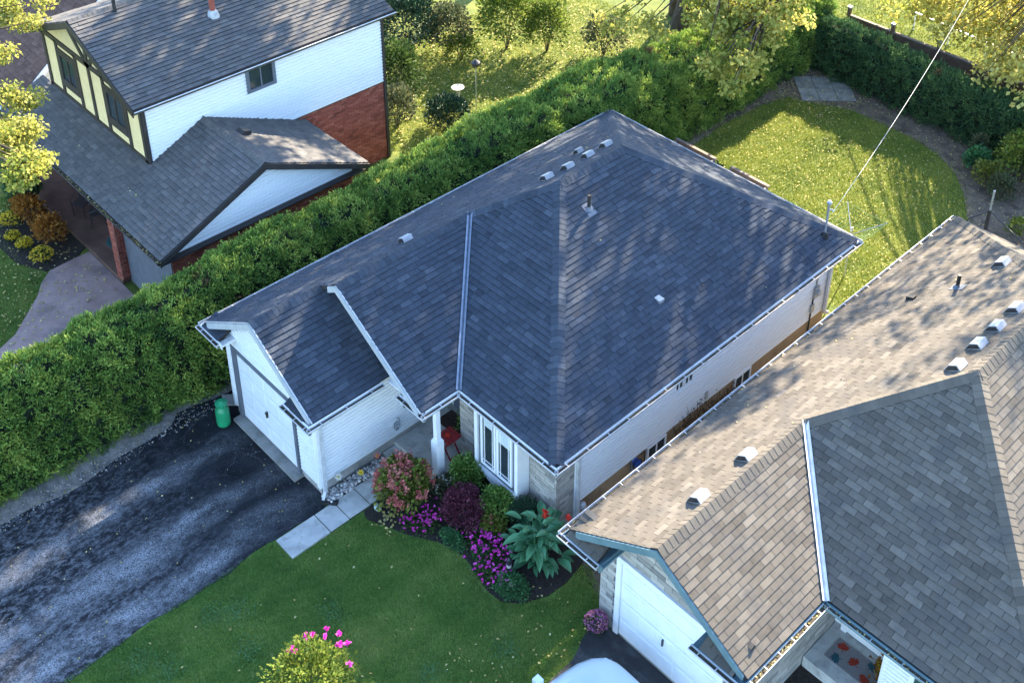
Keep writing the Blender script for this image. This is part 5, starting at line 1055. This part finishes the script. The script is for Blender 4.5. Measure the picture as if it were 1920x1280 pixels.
# ornaments in the stones and bed
def flower_stake(x, y, h_, m, lab, r_=.085):
    t = thing('garden_stake', lab, 'ornament', (x, y, 0)); MB().tube([(x, y, 0), (x + .01, y, h_)], .008, 6).obj('stem', 'leaf_green', t)
    for k in range(6):
        a = k * math.pi / 3; c = Vector((x + .02, y - .02, h_)); d = Vector((.3 * math.cos(a) + .1, math.cos(a) * .75, math.sin(a))).normalized(); n_ = Vector((.7, -.6, .4)).normalized(); d = (d - n_ * d.dot(n_)).normalized(); s_ = n_.cross(d)
        MB().prism([c + d * .015, c + d * r_ * .6 + s_ * r_ * .36, c + d * r_, c + d * r_ * .6 - s_ * r_ * .36], n_ * .008).obj('petal', m, t)
    MB().lathe((x + .025, y - .025, h_ - .02), [(.005, 0), (.025, .015), (.025, .03), (.005, .045)], 10).obj('centre', 'petal_yellow', t)
flower_stake(4.22, .86, .42, 'petal_white', 'white metal flower stake standing in the river stones', .10)
flower_stake(4.30, 1.42, .20, 'petal_yellow', 'yellow-green flower ornament low in the river stones', .08)
flower_stake(4.20, 1.98, .26, 'petal_rose', 'pink and white flower ornament at the porch end of the stones', .08)
flower_stake(4.38, 2.20, .18, 'petal_white', 'pale little flower ornament nearest the porch step', .06)
dsx = MB(); dsx.prism([(4.18, .36, .02), (4.30, .26, .02), (4.62, .50, .02), (4.52, .62, .02)], (0, 0, .05)); tag(dsx.obj('splash_tray', 'pipe_black'), 'black splash tray at the foot of the garage downspout', 'tray')
gb_ = thing('gazing_ball', 'glass garden globe beside the hydrangea at the bed tip', 'ornament', (5.36, 1.10, 0)); MB().lathe((5.36, 1.10, .02), [(.03, 0), (.03, .05)], 10).obj('base', 'metal_grey', gb_); MB().lathe((5.36, 1.10, .07), [(.01, 0), (.06, .015), (.09, .06), (.09, .11), (.06, .155), (.01, .17)], 18).obj('globe', 'glass_ball', gb_, True)
lh = thing('lighthouse_ornament', 'black and white striped lighthouse ornament among magenta flowers', 'ornament', (8.66, 2.10, 0))
for k in range(6): MB().lathe((8.66, 2.10, .02 + k * .075), [(.085 - k * .007, 0), (.078 - k * .007, .075)], 16).obj('band', 'petal_white' if k % 2 == 0 else 'metal_dark', lh, True)
MB().lathe((8.66, 2.10, .47), [(.065, 0), (.065, .015), (.035, .016), (.035, .07), (.05, .075), (.005, .12)], 14).obj('lantern', 'metal_dark', lh)
tag(MB().lathe((8.86, 1.98, .02), [(.05, 0), (.075, .03), (.06, .08), (.01, .1)], 10).obj('bed_stone', 'concrete'), 'pale rounded stone beside the lighthouse ornament', 'stone')
# hose reel on side wall
hz_ = thing('hose_reel', 'blue hose reel low on the side wall', 'hose reel', (8.72, 6.15, .1)); MB().tube([(8.62, 6.15, .42), (8.74, 6.15, .42)], .10, 16).obj('drum', 'blue_plastic', hz_); MB().tube([(8.70 + .02 * math.cos(q), 6.15 + .13 * math.cos(q), .40 + .13 * math.sin(q)) for q in np.linspace(0, 9, 22)], .014, 6).obj('hose', 'pipe_black', hz_); MB().tube([(8.66, 6.30, .55), (8.66, 6.42, .60), (8.66, 6.46, .2), (8.68, 6.4, .02)], .014, 6).obj('pipe', 'pipe_black', hz_); MB().box(8.57, 8.62, 6.08, 6.22, .06, .5).obj('bracket', 'metal_grey', hz_)
# neighbour porch: leaf mat, flower pot
nm = thing('door_mat', 'grey door mat with red and teal maple leaves on the stone bungalow porch', 'mat', (15.0, 5.55, .3)); cx_, cy_ = 15.02, 5.55
MB().box(cx_ - .52, cx_ + .52, cy_ - .28, cy_ + .28, .302, .314).obj('mat_base', 'mat_grey', nm)
ml = [(0, 1), (.14, .62), (.42, .75), (.36, .42), (.85, .40), (.66, .10), (.80, -.05), (.40, -.30), (.06, -.28), (.04, -.75)]
for k, (dx, dy, m, a) in enumerate(((-.34, .12, 'maple_red', .4), (-.30, -.16, 'maple_teal', 2.2), (0, 0, 'maple_red', 1.1), (.30, .16, 'maple_teal', -.4), (.34, -.14, 'maple_red', 2.8))):
    pts = ml + [(-x, y) for x, y in ml[::-1]]; s_ = .15
    MB().prism([(cx_ + dx + s_ * (x * math.cos(a) - y * math.sin(a)), cy_ + dy + s_ * (x * math.sin(a) + y * math.cos(a)), .314) for x, y in pts], (0, 0, .003)).obj('leaf_print', m, nm)
np_ = thing('planter', 'planter with yellow foliage at the white door of the stone bungalow', 'planter', (15.62, 5.62, .3)); MB().lathe((15.62, 5.62, .3), [(.10, 0), (.14, .26), (.15, .28), (.12, .28)], 16).obj('pot', 'metal_dark', np_, True); stuff(leaf_mesh('foliage', np.array([15.62, 5.60, .72]) + RNG.normal(size=(200, 3)) * np.array([.09, .12, .13]), .10, 'leaf_orange', np_)); blooms(np_, [(15.55, 5.5, .85), (15.62, 5.7, .95), (15.6, 5.45, .7)], .09, 'petal_yellow')
# tudor porch furniture
tf_ = thing('patio_table', 'round dark metal patio table at the brick column of the tudor porch', 'table', (-6.75, 1.30, .14)); ax, ay = -6.80, 1.15
MB().lathe((ax, ay, .83), [(.34, 0), (.36, .01), (.36, .03), (.33, .035)], 24).obj('table_top', 'glass_green', tf_)
for k in range(3):
    a = k * 2.094; MB().tube([(ax, ay, .83), (ax + .06 * math.cos(a), ay + .06 * math.sin(a), .5), (ax + .26 * math.cos(a), ay + .26 * math.sin(a), .145)], .016, 6).obj('leg', 'metal_dark', tf_)
def chair(x, y, a, lab):
    t = thing('patio_chair', lab, 'chair', (x, y, .14)); ca, sa = math.cos(a), math.sin(a); g = lambda u, v, z_: (x + u * ca - v * sa, y + u * sa + v * ca, z_)
    MB().prism([g(-.22, -.22, .56), g(.22, -.22, .56), g(.22, .22, .56), g(-.22, .22, .56)], (0, 0, .03)).obj('seat', 'metal_dark', t)
    for u, v in ((-.2, -.2), (.2, -.2), (.2, .2), (-.2, .2)): MB().tube([g(u, v, .14), g(u * .95, v * .95, .56)], .014, 6).obj('leg', 'metal_dark', t)
    MB().tube([g(-.21, .21, .56), g(-.21, .27, 1.0), g(0, .29, 1.08), g(.21, .27, 1.0), g(.21, .21, .56)], .016, 6).obj('back_frame', 'metal_dark', t)
    for u in (-.1, 0, .1): MB().tube([g(u, .215, .58), g(u, .28, 1.04)], .009, 5).obj('spindle', 'metal_dark', t)
    for s_ in (-1, 1): MB().tube([g(s_ * .22, .24, .80), g(s_ * .25, 0, .80), g(s_ * .23, -.2, .74), g(s_ * .2, -.2, .56)], .012, 5).obj('armrest', 'metal_dark', t)
chair(-9.7, 1.35, .5, 'dark metal patio chair nearest the dark cedar on the tudor porch'); chair(-8.9, 1.45, -.4, 'dark metal patio chair beside the tudor front door')
# birdbath, pole, planter bits, fences
bb_ = thing('bird_bath', 'pale stone bird bath on the shaded tudor garden grass', 'bird bath', (-7.05, 14.15, 0)); MB().lathe((-7.05, 14.15, 0), [(.16, 0), (.16, .05), (.08, .09), (.07, .5), (.11, .56)], 16).obj('pedestal', 'concrete', bb_, True); MB().lathe((-7.05, 14.15, .56), [(.10, 0), (.20, .06), (.23, .10), (.20, .10), (.05, .06)], 22).obj('bowl', 'concrete', bb_, True)
fp_ = thing('feeder_pole', 'thin dark pole with bird feeder in the tudor garden', 'pole', (-6.3, 14.35, 0)); MB().tube([(-6.3, 14.35, 0), (-6.3, 14.35, 1.75)], .018, 6).obj('pole', 'metal_grey', fp_); MB().lathe((-6.3, 14.35, 1.75), [(.12, 0), (.13, .04), (.16, .14), (.02, .26)], 12).obj('feeder', 'metal_dark', fp_)
fe = thing('fence', 'brown wooden fence with capped posts behind the back hedge', 'fence', (6, 27.55, 0))
for k in range(9):
    x = .2 + k * 1.9; yy = 27.55 - .02 * k
    po_ = MB().box(x - .06, x + .06, yy - .06, yy + .06, 0, 1.92).obj('post', 'wood_brown', fe); MB().prism([(x - .075, yy - .075, 1.92), (x + .075, yy - .075, 1.92), (x + .075, yy + .075, 1.92), (x - .075, yy + .075, 1.92)], (0, 0, .07)).obj('post_cap', 'metal_grey', po_)
    if k < 8:
        MB().box(x + .06, x + 1.84, yy - .07, yy + .05, 1.62, 1.67).obj('top_rail', 'wood_grey', fe)
        for j in range(10): MB().box(x + .07 + j * .177, x + .07 + j * .177 + .168, yy - .015, yy + .01, .05, 1.62).obj('board', 'wood_brown', fe)
rl_ = thing('lawn_rail', 'white painted rail line on the lawn beyond the fence', 'rail', (3.5, 31, 0))
for k in range(5): MB().box(1.0 + k * 1.6, 1.06 + k * 1.6, 31.2 - k * .12, 31.26 - k * .12, 0, .75).obj('post', 'trim_white', rl_)
MB().bar((.8, 31.25, .76), (7.8, 30.7, .76), .07, .05).obj('rail', 'trim_white', rl_)
dk = thing('deck', 'bleached wooden deck with stair boards under the golden tree', 'deck', (10, 29, 0))
for k in range(12): MB().box(7.2 + k * .02, 12.5, 27.95 + k * .16, 28.09 + k * .16, .45, .49).obj('board', 'wood_grey', dk)
MB().box(7.15, 12.5, 27.88, 27.94, .2, .52).obj('rim', 'trim_white', dk); MB().bar((6.9, 28.0, 1.25), (12.5, 30.2, 1.25), .12, .06).obj('handrail', 'trim_white', dk)
for k in range(22): MB().bar((6.95 + k * .25, 28.02 + k * .098, .45), (6.95 + k * .25, 28.02 + k * .098, 1.23), .04, .04).obj('baluster', 'trim_white', dk)
for i, (xa, xb) in enumerate(((.45, 2.05), (2.75, 4.15))):
    w_ = thing('garden_box', ('grey wooden garden box behind the bungalow, beside the hedge', 'grey wooden garden box behind the bungalow, next to the lawn plants')[i], 'planter box', ((xa + xb) / 2, 17.1, 0))
    MB().box(xa, xb, 17.25, 17.31, 0, .62).obj('board', 'wood_grey', w_); MB().box(xa, xb, 16.75, 16.81, 0, .62).obj('board', 'wood_grey', w_); MB().box(xa - .03, xa + .03, 16.81, 17.25, 0, .62).obj('board', 'wood_grey', w_); MB().box(xb - .03, xb + .03, 16.81, 17.25, 0, .62).obj('board', 'wood_grey', w_); MB().box(xa + .03, xb - .03, 16.82, 17.24, .1, .50).obj('soil_fill', 'soil', w_)
    MB().box(xa - .05, xb + .05, 17.23, 17.34, .62, .66).obj('top_board', 'wood_grey', w_)
shrub('border_plant', 'blue-green cabbage-like plants at the end of the garden box', (4.75, 16.9), (.7, .22, .5), 700, .16, 'leaf_canna', 'plant'); shrub('border_plant', 'dark stalky plants between the two garden boxes', (2.4, 17.0), (.25, .2, .7), 200, .12, 'leaf_yew', 'plant')
# rotary clothes line
rc = thing('clothes_line', 'rotary clothes line with green cords behind the roof corner', 'clothes line', (7.9, 16.0, 0)); q0 = Vector((7.9, 16.0, 1.5))
MB().tube([(7.9, 16.0, 0), (7.9, 16.0, 1.75)], .022, 8).obj('pole', 'metal_grey', rc)
tips = []
for k in range(4):
    a = .75 + k * math.pi / 2; tp = Vector((7.9 + .95 * math.cos(a), 16.0 + .95 * math.sin(a), 1.95)); tips.append(tp); MB().tube([q0, tp], .012, 6).obj('arm', 'metal_grey', rc)
for k in range(4):
    for j in range(5):
        f_ = .4 + j * .15; A = q0.lerp(tips[k], f_); B = q0.lerp(tips[(k + 1) % 4], f_); MB().tube([A, (A + B) / 2 - Vector((0, 0, .05)), B], .006, 4).obj('cord', 'leaf_ground', rc)
# back border odds and ends
gn = thing('garden_ornament', 'red and white pointed garden ornament before the back hedge', 'ornament', (7.35, 25.0, 0)); MB().lathe((7.35, 25.0, 0), [(.10, 0), (.12, .12), (.09, .24)], 12).obj('body', 'red_paint', gn); MB().lathe((7.35, 25.0, .24), [(.10, 0), (.06, .15), (.01, .32)], 12).obj('hat', 'vent_white', gn)
tag(MB().lathe((7.62, 24.9, 0), [(.13, 0), (.17, .2), (.18, .22), (.16, .22), (.14, .1), (.02, .09)], 18).obj('flower_pot', 'vent_white', None, True), 'empty white pot beside the red garden ornament', 'pot')
tag(MB().bar((7.3, 24.9, .09), (8.2, 24.2, .09), .16, .14).obj('garden_timber', 'wood_grey'), 'grey timber edging beside the white pot', 'timber')
pr = thing('iron_post', 'black iron post with finial behind the tan roof corner', 'post', (9.75, 20.7, 0)); MB().tube([(9.75, 20.7, 0), (9.75, 20.7, 1.0)], .06, 8).obj('base', 'metal_dark', pr); MB().tube([(9.75, 20.7, 1.0), (9.75, 20.7, 1.7)], .035, 8).obj('shaft', 'metal_grey', pr); MB().tube([(9.75, 20.7, 1.0), (10.4, 20.6, .75), (11.3, 20.2, .7)], .02, 6).obj('rail', 'metal_dark', pr); MB().tube([(9.75, 20.7, .95), (9.3, 20.4, .6), (9.15, 20.2, .1)], .02, 6).obj('stay', 'metal_dark', pr)
# ------------------------------------------------------------------ parked car (nose towards the garage)
car = thing('parked_car', 'white car parked with its bonnet facing the stone bungalow garage', 'car', (12.2, -.4, 0)); cx0 = 12.28; CY = .28
def ring(y, w, z0, z1, crown=.05, n=13):
    pts = []
    for i in range(n):
        a = -1 + 2 * i / (n - 1); s_ = math.copysign(abs(a) ** .8, a); x = cx0 + s_ * w
        pts.append((x, y, z1 - crown * abs(a) ** 2.2 - (.10 * max(0, abs(a) - .8) / .2)))
    return [(cx0 - w, y, z0)] + pts + [(cx0 + w, y, z0)]
def loft(rings, name, m, smooth=True, parent=None):
    mb = MB(); k = len(rings[0])
    for r_ in rings: mb.v += [tuple(q) for q in r_]
    for i in range(len(rings) - 1):
        for j in range(k - 1): mb.f.append((i * k + j, i * k + j + 1, (i + 1) * k + j + 1, (i + 1) * k + j)); mb.t.append(.5)
    mb.f.append(tuple(range(k))[::-1]); mb.f.append(tuple((len(rings) - 1) * k + j for j in range(k))); mb.t += [.5, .5]
    o = mb.obj(name, m, parent or car, False)
    if smooth: o.data.polygons.foreach_set('use_smooth', [True] * len(o.data.polygons)); o.data.set_sharp_from_angle(angle=rad(50))
    return o
loft([ring(1.70, .28, .35, .62), ring(1.66, .48, .28, .70), ring(1.55, .64, .25, .78), ring(1.35, .76, .22, .84), ring(1.05, .84, .22, .89), ring(.70, .875, .22, .93), ring(.30, .89, .22, .96), ring(-.2, .90, .22, .98), ring(-1.4, .90, .22, .98), ring(-2.3, .88, .22, .96), ring(-2.75, .80, .28, .86)], 'body', 'car_white')
loft([ring(.22, .70, .90, .95, .02), ring(-.35, .64, .95, 1.34, .03), ring(-.8, .62, .95, 1.44, .04), ring(-1.6, .61, .95, 1.42, .04), ring(-2.3, .64, .93, 1.0, .03)], 'cabin', 'glass_dark')
loft([ring(-.42, .60, 1.36, 1.385, .03), ring(-.85, .585, 1.44, 1.465, .04), ring(-1.6, .58, 1.42, 1.445, .04)], 'roof_panel', 'car_white')
for s_ in (-1, 1):
    for y in (.85, -1.75):
        wh = MB().tube([(cx0 + s_ * .70, y, .31), (cx0 + s_ * .905, y, .31)], .31, 22).obj('wheel', 'rubber', car); MB().tube([(cx0 + s_ * .89, y, .31), (cx0 + s_ * .915, y, .31)], .20, 16).obj('rim', 'alloy', wh)
    MB().prism([(cx0 + s_ * .44, 1.60, .58), (cx0 + s_ * .70, 1.42, .60), (cx0 + s_ * .76, 1.25, .70), (cx0 + s_ * .46, 1.58, .70)], (0, .06, 0)).obj('headlight', 'glass_grey', car)
    MB().box(min(cx0 + s_ * .90, cx0 + s_ * 1.06), max(cx0 + s_ * .90, cx0 + s_ * 1.06), .05, .2, .92, 1.06).obj('wing_mirror', 'car_white', car)
    MB().bar((cx0 + s_ * .50, 1.52, .80), (cx0 + s_ * .62, .30, .962), .012, .012).obj('bonnet_crease', 'car_white', car)
MB().box(cx0 - .36, cx0 + .36, 1.66, 1.715, .34, .50).obj('grille', 'metal_dark', car)
for ch in car.children: ch.location.y += CY
car.location.y += 0
